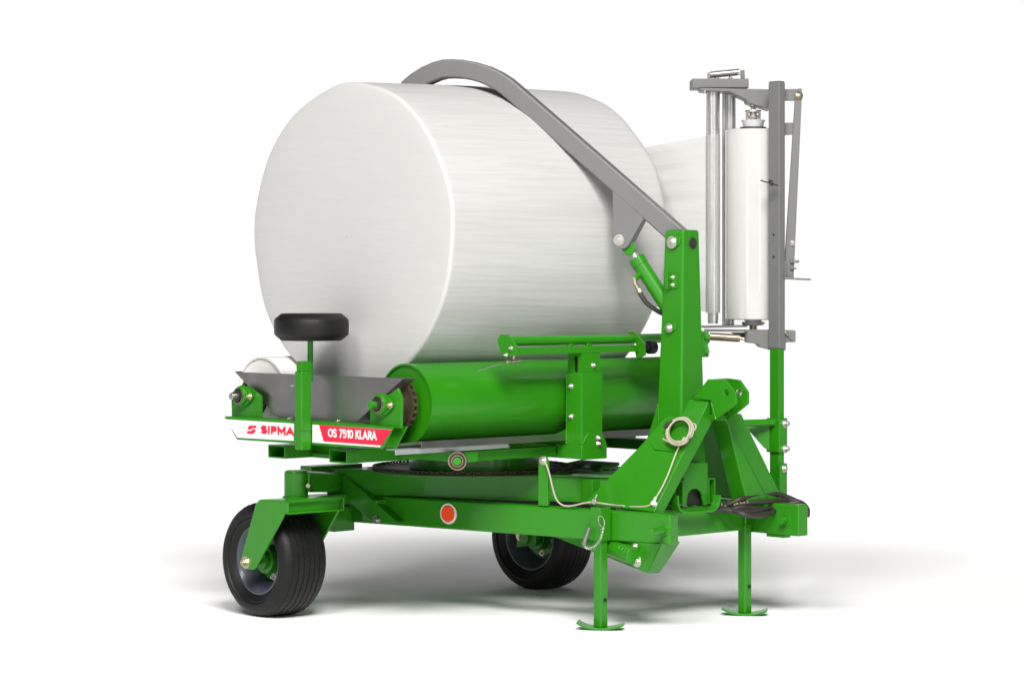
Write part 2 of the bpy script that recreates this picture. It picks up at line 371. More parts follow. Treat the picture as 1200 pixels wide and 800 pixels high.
r_t = .252
cax = V((-.7254 * CA - .688 * SA, .7254 * SA - .688 * CA, 0))   # towards viewer-left
cw = math.radians(47); axc = RGT * -math.sin(cw) - DEP * math.cos(cw)
CC = atd(321, 653, 11.2); CC.z = r_t - .006
wc = wheel("wheel", CC, axc, r_t, .225, .143)
aw = math.radians(43); axr = RGT * -math.sin(aw) - DEP * math.cos(aw)
RC = atd(635, 629, 12.2); RC.z = r_t - .006
wr = wheel("wheel", RC, axr, r_t, .22, .147)
b = MB(); hp = RC + axr * .09
b.prism([hp + V((0, .06, -.05)), hp + V((0, -.07, -.03)), hp + V((.02, -.08, .16)), hp + V((.02, .06, .16))], axr * .03)
b.cyl(RC, RC + axr * .13, .03, n=24)
hg = b.build("wheel_hanger", GREEN, R, bev=.003)
bolt(hp + axr * .03 + V((0, .03, .01)), axr, .017, hg, BRASS)

# ---- caster fork
rol = V((0, 0, 1)).cross(axc).normalized()          # rolling direction
if rol.dot(RGT) < 0: rol = -rol
CF = CC.copy()
hw = .155
fp = CF + axc * hw                                   # outer plate plane
def fo(u, v, off=0.0): return onpl(u, v, fp + axc * off, axc)
b = MB()
outl = [fo(303, 585), fo(334, 586), fo(333.5, 601), fo(300, 665), fo(296, 667.5), fo(291, 667), fo(284, 662), fo(281, 657.5), fo(282.5, 652), fo(299, 591)]
b.prism(outl, -axc * .012)
b.prism([p - axc * (2 * hw - .012) for p in outl], -axc * .012)
tl = [fo(303, 585), fo(334, 586), fo(334, 591), fo(301, 590)]
b.prism([p - axc * .012 for p in tl], -axc * (2 * hw - .024))
fk = b.build("caster_fork", GREEN, R, bev=.005)
b = MB(); e0 = fo(333.7, 586.5); e1 = fo(333.7, 602.5)
b.prism([e0, e0 + rol * .022, e0 + rol * .022 + V((0, 0, -.007)), e0 + V((0, 0, -.007))], -axc * 2 * hw)
b.prism([e1, e1 + rol * .022, e1 + rol * .022 + V((0, 0, .007)), e1 + V((0, 0, .007))], -axc * 2 * hw)
b.prism([e0, e0 - rol * .004, e1 - rol * .004, e1], -axc * 2 * hw)
for k in (0, 1): 
    q = -axc * (2 * hw - .006) * k
    b.prism([e0 + q, e0 + rol * .022 + q, e1 + rol * .022 + q, e1 + q], -axc * .006)
b.build("fork_lip", GREEN, fk, bev=.004)
bolt(fo(288, 658.5), axc, .017, fk, BRASS, hh=.016)
b = MB(); b.cyl(fo(288, 658.5, -.005), fo(288, 658.5, -.005) - axc * .28, .014, n=20); b.build("axle_shaft", DARK, fk, bev=0)

# ---- jacks
def jack(p, zt_, par, holes=True):
    p = V(p); b = MB(); h = .0225
    b.box(p.x - h, p.x + h, p.y - h, p.y + h, .008, zt_)
    o = b.build("jack_leg", GREEN, par, bev=.007)
    f = MB(); pts = []
    fd = (RGT * .93 + V((0, -1, 0)) * .2).normalized(); sdv = V((0, 0, 1)).cross(fd).normalized()
    for k in range(13):
        t = -1 + 2 * k / 12; z = .006 + .022 * abs(t) ** 2.4 * (1.15 if t < 0 else .8)
        pts.append(p + fd * t * .098 + V((0, 0, z)))
    f.sweep([V((q.x, q.y, q.z)) for q in pts], .085, .009, sdv); f.build("foot_plate", GREEN, o, bev=.002)
    hb = MB(); c = V((p.x, p.y - h, .125)); hb.cyl(c + V((.004, .004, 0)), c + V((.004, -.0012, 0)), .0095, n=20); hb.build("adjuster_hole", VOID, o, bev=0)
    return o
j1 = jack((-.006, -.872, 0), .50, R)
j2 = jack((.788, -.975, 0), .40, R)
b = MB(); b.hollow((-.006, -.872, .372), (-.006, -.872, .512), .060, .060, .006, up=(0, 1, 0)); b.build("jack_sleeve", GREEN, j1, bev=.002)
b = MB(); b.tube([nb(684.5, 637, .085), nb(687, 628, .085), nb(690.5, 618, .075)], .0085, n=12, sub=6); lp = b.build("locking_pin", STEEL, j1, bev=0)
b = MB()
cp = [nb(684, 637, .095), nb(686.5, 641.5, .095), nb(691, 642.5, .095), nb(698, 639, .095), nb(703, 633, .095), nb(705.5, 626, .095), nb(707, 618, .095)]
N = 26
def along(pts, t):
    x = t * (len(pts) - 1); i = min(int(x), len(pts) - 2); return pts[i].lerp(pts[i + 1], x - i)
for k in range(N):
    p, q = along(cp, k / N), along(cp, (k + 1) / N); d = (q - p); m_ = (p + q) / 2
    sv = d.cross(NBn if k % 2 else d.cross(NBn)).normalized() * .0042
    loop = [m_ - d * .62, m_ - d * .3 + sv, m_ + d * .3 + sv, m_ + d * .62, m_ + d * .3 - sv, m_ - d * .3 - sv, m_ - d * .62]
    b.tube(loop, .0013, n=6, sub=2)
b.tube([nb(706, 617, .09), nb(702, 613, .09), nb(701, 607, .09), nb(703, 604, .09), nb(706.5, 606, .09), nb(708.5, 612, .09), nb(707, 618, .09), nb(704, 620, .09)], .0018, n=8)
b.build("safety_chain", ZINC, j1, bev=0)

# ---- A-frame headstock
XC = .478; YF = -1.07
A0 = aty(767, 600, YF); A1 = aty(832, 469, YF); inc_n = (A1 - A0).cross(V((0, 1, 0))).normalized()
if inc_n.x > 0: inc_n = -inc_n
def inc(u, v, off=0.0): return onpl(u, v, A0 + inc_n * off, inc_n)
def mir(p): return V((2 * XC - p.x, p.y, p.z))
leg = [A0, aty(779, 599, YF), aty(836, 493, YF), aty(836.5, 472, YF), A1]
gus = [inc(685, 590), inc(753.5, 520), inc(799, 467.5), inc(832, 469), inc(767, 600)]
for side in (0, 1):
    f = (lambda p: p) if not side else mir
    b = MB(); b.prism([f(p) for p in leg] if not side else [aty(u, v, YF) for u, v in ((852, 492), (857, 487), (869, 484.5), (914.5, 578), (910, 589), (876, 590.5))], V((0, .09, 0))); o = b.build("headstock_leg", GREEN, R, bev=.005)
    b = MB(); inn = V((-inc_n.x, inc_n.y, inc_n.z)) if side else inc_n
    b.prism([f(p) + inn * .004 for p in gus], -inn * .011)
    o2 = b.build("gusset_plate", GREEN, o, bev=.003)
    if not side:
        b = MB()   # cord hook shelf
        e = [inc(763, 519, .002), inc(768, 519, .002), inc(772.5, 525, .002), inc(775, 525.5, .002), inc(777, 521.5, .002), inc(780, 521, .002), inc(783, 527, .002), inc(787, 527.5, .002), inc(790, 530, .002), inc(768.5, 527.5, .002)]
        b.prism([e[0], e[1], e[2], e[9]], inc_n * .008); b.prism([e[9], e[2], e[3], e[8]], inc_n * .008)
        b.prism([e[4], e[5], e[6], e[3]], inc_n * .008); b.prism([e[3], e[6], e[7], e[8]], inc_n * .008)
        b.build("cord_hook", GREEN, o2, bev=.001)
def clev(x, pts, th, hole):
    b = MB(); pp = [atx(u, v, x) for u, v in pts]; c = atx(*hole, x); ring = []
    # plate with a real bore: outline joined to hole by a slit
    nH = 20; rad = .014
    ring = [c + V((0, math.cos(2 * math.pi * k / nH) * rad, math.sin(2 * math.pi * k / nH) * rad)) for k in range(nH)]
    best = min(((i, k) for i in range(len(pp)) for k in range(nH)), key=lambda t: (pp[t[0]] - ring[t[1]]).length)
    i, k = best
    area_sign = sum((pp[a].y * pp[(a + 1) % len(pp)].z - pp[(a + 1) % len(pp)].y * pp[a].z) for a in range(len(pp)))
    seq = [ring[(k + (-j if area_sign > 0 else j)) % nH] for j in range(nH + 1)]
    poly = pp[:i + 1] + seq + pp[i:]
    b.prism(poly, (th, 0, 0)); return b
c1 = [(812.7, 466), (829.3, 444.2), (850, 445.3), (862.2, 460.6), (862.2, 473), (839, 492), (834, 492), (833, 469)]
cl = clev(.44, c1, .013, (851, 460)).build("top_link_clevis", GREEN, R, bev=.0025)
c2 = [(835, 444), (852.6, 443.1), (866, 445), (876, 459.3), (876, 473), (852.6, 492), (846, 492), (838, 470)]
clev(.512, c2, .013, (866, 460)).build("top_link_clevis", GREEN, R, bev=.0025)
b = MB(); b.box(.453, .512, -1.12, -1.03, .865, .89); b.build("clevis_bridge", GREEN, cl, bev=.003)
b = MB(); c = atx(851, 460, .44); b.cyl((.495, c.y, c.z), (.545, c.y, c.z), .0135, n=20); b.build("clevis_bush", ZINC, cl, bev=.001)

# ---- lift post
yp = -.96
tl_, tr_ = aty(801, 269, yp), aty(820, 269.5, yp); bl_, br_ = aty(797.5, 585, yp), aty(829, 585, yp)
ztop = 1.678
b = MB(); dt, db = .109, .165
t4 = [V((.408, yp, ztop)), V((.513, yp, ztop)), V((.513, yp + dt, ztop)), V((.408, yp + dt, ztop))]
b4 = [V((.394, yp, .66)), V((.5568, yp, .66)), V((.5568, yp + .157, .66)), V((.394, yp + .157, .66))]
b.hexa(b4, t4)
post = b.build("lift_post", GREEN, R, bev=.012)
# bolts and fittings on the post: left face plane through its corner edge
e1 = (t4[0] - b4[0]); e2 = (b4[3] - b4[0]); pn = e1.cross(e2).normalized()
if pn.x > 0: pn = -pn
def pl(u, v, off=0): return onpl(u, v, b4[0] + pn * off, pn)
for (u, v, r_) in ((789, 284, .017), (785.5, 384.5, .013)):
    b = MB(); c = pl(u, v); b.cyl(c, c + pn * .010, r_ * 1.75, n=26); c2_ = pl(u + 4, v - 2); b.cyl(c2_, c2_ + pn * .006, r_ * 1.5, n=26); b.build("pivot_boss", GREEN, post, bev=.002)
    bolt(c + pn * .010, pn, r_, post)
b = MB(); b.prism([pl(783, 320), pl(786, 319.5), pl(786, 339), pl(783, 338)], pn * .02); b.prism([pl(786, 320.5), pl(794.5, 320), pl(794.5, 338), pl(786, 339)], pn * .005)
tb = b.build("transport_bracket", GREEN, post, bev=.0015)
bolt(pl(788.5, 325, .005), pn, .006, tb); bolt(pl(788.5, 334, .005), pn, .006, tb)
fn = (t4[1] - b4[1]).cross(t4[0] - b4[0]).normalized(); b = MB(); c = aty(811.5, 285, yp)
b.cyl(c - V((0, .004, 0)), c + V((0, .004, 0)), .0245, n=28); bo = b.build("pivot_bore", DARK, post, bev=.002)
b = MB(); b.cyl(c - V((0, .0075, 0)), c + V((0, .004, 0)), .0135, n=6); b.build("pivot_end", DARK, bo, bev=.001) if False else b.build("pivot_end", DARK, post, bev=.001)
b = MB(); b.prism([pl(771, 472), pl(773, 505), pl(771, 530), pl(752, 531), pl(761, 505)], -pn * .012); b.build("post_gusset", GREEN, post, bev=.002)
# base of the post: front plate with arched cut-out, side slots, guard strap
b = MB(); yb = -.992
arch = [aty(814.5 + 8.8 * math.cos(t) * (1.0), 583 - 10.5 * math.sin(t), yb) for t in [math.pi * k / 12 for k in range(13)]]
pts = [aty(801, 542, yb), aty(801, 592.5, yb), aty(804.3, 592.5, yb)] + arch[::-1] + [aty(825.5, 592, yb), aty(829.5, 591.5, yb), aty(829.5, 542, yb)]
b.prism(pts, (0, .012, 0))
bp_ = b.build("post_base_plate", GREEN, R, bev=.002)
b = MB()
for (u0, u1, v0, v1) in ((830.5, 838.4, 560, 590), (790.5, 801, 563, 592)):
    b = MB()
    for (a0, a1, c0_, c1_) in ((u0, u1, v0, v0 + 1.6), (u0, u1, v1 - 1.6, v1), (u0, u0 + 1.1, v0 + 1.6, v1 - 1.6), (u1 - 1.1, u1, v0 + 1.6, v1 - 1.6)):
        b.prism([aty(a0, c0_, yb), aty(a1, c0_, yb), aty(a1, c1_, yb), aty(a0, c1_, yb)], (0, .10, 0))
    b.build("slot_frame", GREEN, bp_, bev=.001)

b = MB(); yg = -1.03
b.sweep([aty(u, v, yg) for u, v in ((790.8, 580), (791.2, 590), (793, 596.5), (797, 599.6), (805, 600), (818, 599.2), (832, 598), (837, 594.5), (839.5, 588), (840.4, 579.5))], .04, .011, (0, 1, 0))
b.build("guard_strap", GREEN, bp_, bev=.0025)
b = MB(); b.box(.425, .535, -.965, -.90, .497, .62); b.build("arch_shade_block", DARK, bp_, bev=.004)  # dark block put in for the shade inside the arch
b = MB(); b.box(.42, .55, -.975, -.90, .497, .60); b.build("base_shadow_box", DARK, bp_, bev=.002) if False else None

# ---- press arm
arm_px = [(478, 106, -.30), (489, 96.5, -.22), (500, 89.5, -.15), (512, 84, -.06), (522, 81.3, .0), (532, 81, .04), (544, 81.6, .09), (557, 84, .15), (570, 88, .20), (583, 94, .255), (594, 101, .30), (603, 108.5, .335), (612, 116.5, .37),
          (660, 158, .56), (720, 210.5, .80), (800, 280.5, 0)]
pa = []
P_a = V((.45, -.845, 0)); d_a = (V((-.12, .25, 0)) - P_a).normalized(); n_a = V((d_a.y, -d_a.x, 0)).normalized()
if n_a.dot(DEP) > 0: n_a = -n_a
# straight vertical plane from the post to the far side of the bale's crown
for (u, v, q) in arm_px: pa.append(onpl(u, v, P_a, n_a))
b = MB(); b.sweep(pa, .075, .082, n_a)
arm = b.build("press_arm", GREY, R, bev=.010)
def pa_(u, v, off=0): return onpl(u, v, P_a + n_a * off, n_a)
b = MB()
plate = [(717.8, 221.5), (755.5, 254), (735.5, 289), (731, 291.5), (725, 291), (720, 286), (719.2, 281), (717.8, 240)]
for off in (.036, -.030): b.prism([pa_(u, v, off) for u, v in plate], -n_a * .008)
b.prism([pa_(752, 254, .03), pa_(755.5, 254, .03), pa_(737, 288, .03), pa_(733.5, 288, .03)], -n_a * .06)
br = b.build("arm_lug", GREY, R, bev=.002)
bolt(pa_(725.2, 281.5, .036), n_a, .015, br)
hc = MB()
hc.prism([pa_(727, 283, .02), pa_(735, 277, .02), pa_(743, 288, .02), pa_(744.5, 294, .02), pa_(740, 299.5, .02), pa_(733, 298, .02), pa_(726, 289, .02)], -n_a * .04)
cyl_d = (pa_(776, 350) - pa_(739, 291.5)).normalized()
c0 = pa_(746.8, 304)
hc.cyl(c0, pa_(792, 374), .0345, n=36); hc.cyl(c0 - cyl_d * .008, c0 + cyl_d * .03, .037, n=36)
hc.cyl(pa_(749, 321, .02), pa_(744, 328, .055), .012, n=16)
hyd = hc.build("hydraulic_cylinder", GREEN, R, bev=.003)
b = MB(); b.cyl(pa_(738, 291), c0, .0135, n=24); b.build("piston_rod", CHROME, hyd, bev=0)
b = MB(); b.cyl(pa_(742.5, 325, .06), pa_(743.5, 331, .062), .0115, n=6); b.cyl(pa_(743.2, 330, .062), pa_(748, 339, .06), .0095, n=14); b.cyl(pa_(748, 339, .06), pa_(750, 343, .06), .013, n=6)
b.build("hose_fitting", BRASS, hyd, bev=.001)
b = MB(); b.tube([pa_(749, 341, .06), pa_(753, 348.5, .06), pa_(759, 356, .05), pa_(767, 362, .03), pa_(775, 366.5, .0), pa_(786, 370, -.03)], .0105, n=12); b.build("hose", HOSE, hyd, bev=0)

# ================================================================== TURNTABLE
X0, X1 = -.74, 1.02
tt = []
for (y, z) in ((.381, .7175), (-.0375, .7175)):
    b = MB(); b.hollow((X0, y, z), (X1, y, z), .117, .056, .006); tt.append(b.build("turntable_beam", GREEN, R, bev=.002))
b = MB(); b.box(-.45, .13, -.47, -.42, .70, .744); b.box(-.60, .98, .02, .322, .69, .71); b.box(-.45, -.36, -.50, .62, .70, .745); b.box(.70, .80, -.50, .62, .70, .745); b.box(.05, .12, -.2, .3, .62, .69)
b.build("turntable_frame", GREEN, R, bev=.003)
# rollers
def roller(y, z, r, m, lab):
    b = MB(); x0, x1 = -.62, .99
    b.lathe([(.03, x0 + .008), (r - .010, x0 + .008), (r - .008, x0 + .0005), (r, x0), (r, x0 + .005), (r, x1 - .005), (r, x1), (r - .012, x1 - .001), (r - .014, x1 - .03), (.03, x1 - .03)], (0, y, z), (1, 0, 0), 72)
    o = b.build("roller", m, R, bev=0, label=lab)
    s = MB(); s.cyl((-.76, y, z), (1.08, y, z), .0165, n=20)
    s.build("roller_shaft", ZINC, o, bev=.001)
    k = MB()
    ns = 22; rs = .105 if m is GREEN else .08
    for i in range(ns):
        t = 2 * math.pi * i / ns; c = V((-.66, y + rs * math.cos(t), z + rs * math.sin(t)))
        k.cyl(c - V((.012, 0, 0)), c + V((.012, 0, 0)), .0085, n=10)
        t2 = 2 * math.pi * (i + 1) / ns; c2 = V((-.66, y + rs * math.cos(t2), z + rs * math.sin(t2)))
        for dx in (-.010, .010): k.bar(c + V((dx, 0, 0)), c2 + V((dx, 0, 0)), .003, .014, up=(0, .2, 1))
    k.cyl((-.668, y, z), (-.652, y, z), rs - .013, n=40)
    k.build("sprocket_chain", CHAIN, o, bev=0)
    return o
ra = roller(-.333, .945, .168, GREEN, None)
rb = roller(.645, .945, .178, PALE, "pale roller on the far side")
# trays below rollers
b = MB(); b.prism([aty(463.4, 527.3, -.5), aty(596, 520, -.5), aty(597, 524.5, -.5), aty(463.4, 533, -.5)], (0, .004, 0)); b.prism([V((-.82, -.5, .767)), V((-.18, -.5, .767)), V((-.18, -.44, .767)), V((-.82, -.44, .767))], (0, 0, .003))
b.build("edge_strip", GALV, R, bev=.0008)
b = MB(); b.prism([V((-.70, -.52, .795)), V((1.02, -.52, .795)), V((1.02, -.12, .752)), V((-.70, -.12, .752))], (0, 0, .005)); b.prism([V((-.70, -.52, .80)), V((1.02, -.52, .80)), V((1.02, -.525, .77)), V((-.70, -.525, .77))], (0, -.003, 0))
b.build("roller_tray", SHEET, R, bev=.001)
# support bearing
b = MB(); c = aty(536, 540, -.54); fd = V((-.72, -.69, 0)).normalized()
b.cyl(c + fd * .002, c - fd * .05, .0385, n=36); sbn = b.build("support_bearing", DARK, R, bev=.002)
for r0, r1, m, h in ((.0385, .034, BRONZE, .005), (.025, .021, BRONZE, .005), (.0165, 0, GREEN, .012)):
    b = MB(); b.lathe([(r0, 0), (r0, h), (max(r1, .0005), h), (max(r1, .0005), 0)], c + fd * .002, fd, 36); b.build("bearing_ring" if r1 else "bearing_pin", m, sbn, bev=0)

# end channel, brackets, bearings
xf = -.785
def px(u, v, x=xf): return atx(u, v, x)
b = MB()
b.prism([px(262.5, 487.5), px(461.3, 500.3), px(447.5, 526), px(277.5, 515)], (.008, 0, 0))
b.prism([px(262.5, 487.5), px(461.3, 500.3), px(447.5, 526), px(277.5, 515)], (0, 0, 0)) if False else None
zt0 = px(262.5, 487.5); zt1 = px(461.3, 500.3)
b.prism([V((xf + .008, zt0.y - .004, zt0.z)), V((xf + .008, -.30, zt0.z)), V((xf + .075, -.30, zt0.z)), V((xf + .075, zt0.y - .004, zt0.z))], (0, 0, -.007))
b.prism([q + V((.075, 0, 0)) for q in (px(262.5, 487.5), px(461.3, 500.3), px(447.5, 526), px(277.5, 515))], (.008, 0, 0))
zb = px(277.5, 515).z
b.prism([V((xf + .008, .60, zb)), V((xf + .008, -.25, zb)), V((xf + .075, -.25, zb)), V((xf + .075, .60, zb))], (0, 0, .007))
chn = b.build("end_channel", GREEN, R, bev=.0025)
xs = xf - .0015
b = MB(); b.prism([px(264, 491, xs), px(344.6, 496, xs), px(344.2, 516.3, xs), px(278.2, 512.6, xs)], (.001, 0, 0)); st1 = b.build("white_sticker", WHITE, chn, bev=0)
b = MB(); b.prism([px(366, 497.2, xs), px(459, 503.3, xs), px(445.3, 523.7, xs), px(366, 518.2, xs)], (.001, 0, 0)); st2 = b.build("white_sticker", WHITE, chn, bev=0)
xs2 = xf - .0030
b = MB(); b.prism([px(373.8, 497.7, xs2), px(458.9, 503.5, xs2), px(446.6, 521.6, xs2), px(379.2, 516.9, xs2)], (.001, 0, 0)); b.build("red_panel", RED, chn, bev=0)
def text_on(name, body, uv0, uv1, uv_top, x, m, parent, bold=0.0, spacing=1.0):
    c = bpy.data.curves.new(name, 'FONT'); c.body = body; c.offset = bold; c.space_character = spacing; c.extrude = 0
    t = bpy.data.objects.new(name + "_src", c); COL.objects.link(t); bpy.context.view_layer.update()
    dg = bpy.context.evaluated_depsgraph_get(); me = bpy.data.meshes.new_from_object(t.evaluated_get(dg)); bpy.data.objects.remove(t)
    a, e, tp_ = px(*uv0, x), px(*uv1, x), px(*uv_top, x)
    xs_ = [v.co.x for v in me.vertices]; ys_ = [v.co.y for v in me.vertices]
    x0, x1, y0, y1 = min(xs_), max(xs_), min(ys_), max(ys_)
    ln = a.y - e.y; ht = tp_.z - a.z
    for v in me.vertices:
        fx = (v.co.x - x0) / (x1 - x0); fy = (v.co.y - y0) / (y1 - y0)
        v.co = (x, a.y - fx * ln, a.z + fy * ht)
    me.materials.clear(); me.materials.append(m)
    o = bpy.data.objects.new(name, me); COL.objects.link(o); o.parent = parent
    return o
GL = {
 'S': (.62, [[(.58, .80), (.50, .95), (.30, 1), (.10, .95), (.02, .78), (.10, .60), (.31, .52), (.52, .43), (.60, .24), (.52, .06), (.31, 0), (.08, .06), (.0, .22)]]),
 'I': (.16, [[(.08, 0), (.08, 1)]]),
 'P': (.60, [[(.08, 0), (.08, 1), (.38, 1), (.55, .92), (.60, .74), (.55, .54), (.38, .46), (.08, .46)]]),
 'M': (.92, [[(.08, 0), (.08, 1)], [(.08, 1), (.46, .25), (.84, 1)], [(.84, 1), (.84, 0)]]),
 'A': (.74, [[(.0, 0), (.37, 1), (.74, 0)], [(.13, .30), (.61, .30)]]),
 'O': (.74, [[(.37, 0), (.12, .10), (.0, .35), (.0, .65), (.12, .90), (.37, 1), (.62, .90), (.74, .65), (.74, .35), (.62, .10), (.37, 0)]]),
 '0': (.56, [[(.28, 0), (.08, .10), (.0, .35), (.0, .65), (.08, .90), (.28, 1), (.48, .90), (.56, .65), (.56, .35), (.48, .10), (.28, 0)]]),
 '7': (.56, [[(0, 1), (.56, 1), (.18, 0)]]),
 '5': (.54, [[(.50, 1), (.10, 1), (.06, .58), (.28, .62), (.48, .52), (.54, .32), (.46, .08), (.24, 0), (.0, .06)]]),
 '1': (.34, [[(.0, .80), (.28, 1), (.28, 0)]]),
 'K': (.62, [[(.08, 0), (.08, 1)], [(.58, 1), (.12, .48)], [(.24, .60), (.62, 0)]]),
 'L': (.46, [[(.08, 1), (.08, 0), (.46, 0)]]),
 'R': (.60, [[(.08, 0), (.08, 1), (.36, 1), (.53, .92), (.57, .76), (.53, .58), (.36, .50), (.08, .50)], [(.32, .50), (.60, 0)]]),
 ' ': (.18, [])}
def letters(body, uv0, uv1, uv_top, x, m, stroke, gap):
    a, e, tp_ = px(*uv0, x), px(*uv1, x), px(*uv_top, x)
    ln = a.y - e.y; ht = tp_.z - a.z; adv = sum(GL[c][0] for c in body) + gap * (len(body) - 1); kx = ln / adv
    b = MB(); pos = 0.0; lay = 0
    for c in body:
        for pl_ in GL[c][1]:
            P = [V(((pos + q[0]) * kx, stroke / 2 + q[1] * (ht - stroke), 0)) for q in pl_]; n_ = len(P); clo = (P[0] - P[-1]).length < 1e-6
            if not clo and c in 'IPMKLR1A75':
                e0, e1_ = (P[0] - P[1]).normalized(), (P[-1] - P[-2]).normalized()
                if abs(e0.y) > .5: P[0] = P[0] + e0 * stroke / 2
                if abs(e1_.y) > .5: P[-1] = P[-1] + e1_ * stroke / 2
            o0 = len(b.v); xx = x - .00012 * (lay % 3); lay += 1
            for i, q in enumerate(P):
                d0 = (P[i] - P[i - 1]) if i > 0 else ((P[0] - P[-2]) if clo else (P[1] - P[0]))
                d1 = (P[i + 1] - P[i]) if i < n_ - 1 else ((P[1] - P[0]) if clo else (P[-1] - P[-2]))
                d0 = d0.normalized(); d1 = d1.normalized(); t = (d0 + d1).normalized(); nn = V((-t.y, t.x, 0)); w_ = stroke / 2 / max(.45, t.dot(d1))
                for sg in (1, -1): r_ = q + nn * w_ * sg; b.v.append(V((xx, a.y - r_.x, a.z + r_.y)))
            for i in range(n_ - 1): k = o0 + 2 * i; b.face([k, k + 1, k + 3, k + 2])
        pos += GL[c][0] + gap
    return b.build("lettering", m, chn, bev=0)
letters("SIPMA", (306.4, 508.0), (343.4, 510.0), (306.4, 498.0), xs2, RED, .0118, .20)
letters("OS 7510 KLARA", (385.0, 511.9), (440.8, 516.0), (385.0, 501.6), xf - .0045, WHITE, .0076, .19)
b = MB()
def lz(a, c_): return px(250 + a / 8, 440 + c_ / 8, xs2)
b.prism([lz(403, 468), lz(345, 466), lz(333, 471), lz(327, 481), lz(322, 503), lz(352, 505), lz(357, 494), lz(366, 489), lz(398, 490)], (.001, 0, 0))
b.prism([lz(320, 517), lz(312, 541), lz(366, 544), lz(380, 539), lz(388, 528), lz(396, 503), lz(366, 501), lz(361, 513), lz(351, 519)], (.001, 0, 0))
b.build("logo", RED, chn, bev=0)
# bearing brackets
xk = -.745
for pts, bc in (([(271.5, 489), (271, 468), (280, 454.5), (291, 452.5), (305.5, 463.5), (305.8, 491)], (281.5, 464)),
                ([(433.5, 499), (433.5, 477), (440, 463), (456, 462), (466, 454.5), (470.5, 466), (470.5, 473), (469.8, 502)], (444.5, 474))):
    b = MB(); b.prism([px(u, v, xk) for u, v in pts], (.012, 0, 0)); bk = b.build("bearing_bracket", GREEN, R, bev=.002)
    c = px(*bc, xk - .02); c.x = xk
    b = MB(); b.cyl(c, c - V((.03, 0, 0)), .045, .041, n=36)
    y0_, z0_ = c.y, c.z
    fl = []
    for k in range(40):
        t = 2 * math.pi * k / 40; fl.append(V((xk, y0_ + .078 * math.cos(t), z0_ + (.047 * math.sin(t) * (1 - .55 * abs(math.cos(t)) ** 2)))))
    b.prism(fl, (-.014, 0, 0)); fb = b.build("flange_bearing", GREEN, bk, bev=.003)
    b = MB(); b.lathe([(.034, 0), (.034, -.004), (.031, -.005), (.029, -.001)], c - V((.03, 0, 0)), (1, 0, 0), 36); b.build("bearing_ring", BRONZE, bk, bev=0)
    b = MB(); b.cyl(c - V((.024, 0, 0)), c - V((.033, 0, 0)), .029, n=32); b.cyl(c - V((.03, 0, 0)), c - V((.044, 0, 0)), .024, n=28); b.build("bearing_core", DARK, bk, bev=.001)
    b = MB(); b.cyl(c - V((.02, 0, 0)), c - V((.072, 0, 0)), .0155, n=24); b.build("shaft_end", ZINC if bc[0] < 400 else GREEN, bk, bev=.002)
    for sg in (1, -1): bolt(V((xk - .014, y0_ + sg * .061, z0_)), (-1, 0, 0), .0095, bk, BRASS)
# scraper plate
xp = -.715
b = MB()
b.prism([px(275.2, 435.6, xp), px(473, 443.2, xp), px(418, 494.2, xp), px(327, 490.3, xp)], (.003, 0, 0))
ca_, cb_ = px(473, 443.2, xp), px(418, 494.2, xp); b.prism([ca_, cb_, cb_ + V((.05, -.012, .0)), ca_ + V((.05, -.02, .0))], (0, 0.002, .002))
ca_, cb_ = px(275.2, 435.6, xp), px(327, 490.3, xp); b.prism([ca_, cb_, cb_ + V((.05, .0, .0)), ca_ + V((.05, .01, .0))], (0, 0.002, .002))
spn = b.build("scraper_plate", SHEET, R, bev=.0008)
for u, v in ((342.5, 452), (339, 490), (396, 493)): bolt(px(u, v, xp), (-1, 0, 0), .0042, spn, washer=False, hh=.003)
# guide-wheel post
b = MB(); c = px(354, 521, -.79); xg0, xg1 = -.842, -.787
gp0 = px(345, 500, xg0); gp1 = px(353.3, 500, xg0)
yl, yr = gp0.y, gp1.y
b.box(xg0, xg1, yr, yl, .742, 1.075)
gpo = b.build("guide_post", GREEN, R, bev=.006)
b = MB(); b.box(xg0 + .004, xg1 - .002, yr + .002, yl - .008, 1.075, 1.118); b.build("guide_post_insert", GREEN, gpo, bev=.003)
rc = atd(363.6, 420, 10.93); rod = V((rc.x, rc.y, 0))
b = MB(); b.cyl(rod + V((0, 0, 1.03)), rod + V((0, 0, 1.31)), .0125, n=20); b.build("guide_rod", GREEN, gpo, bev=.001)
b = MB(); tcn = atd(365, 383, 10.93); hh = .058; rr = .16
b.lathe([(.03, -hh * .8), (.09, -hh * .9), (.105, -hh), (rr - .036, -hh), (rr - .030, -hh * .97), (rr - .005, -hh * .62), (rr - .001, -hh * .50), (rr, 0), (rr - .001, hh * .50), (rr - .005, hh * .62), (rr - .030, hh * .97), (rr - .036, hh), (.105, hh), (.09, hh * .9), (.03, hh * .8)], tcn, (0, 0, 1), 64)
gw = b.build("guide_wheel", RUBBER, R, bev=.003)
b = MB(); b.cyl(tcn - V((0, 0, .052)), tcn + V((0, 0, .052)), .035, n=24); b.build("wheel_hub", DARK, gw, bev=.002)

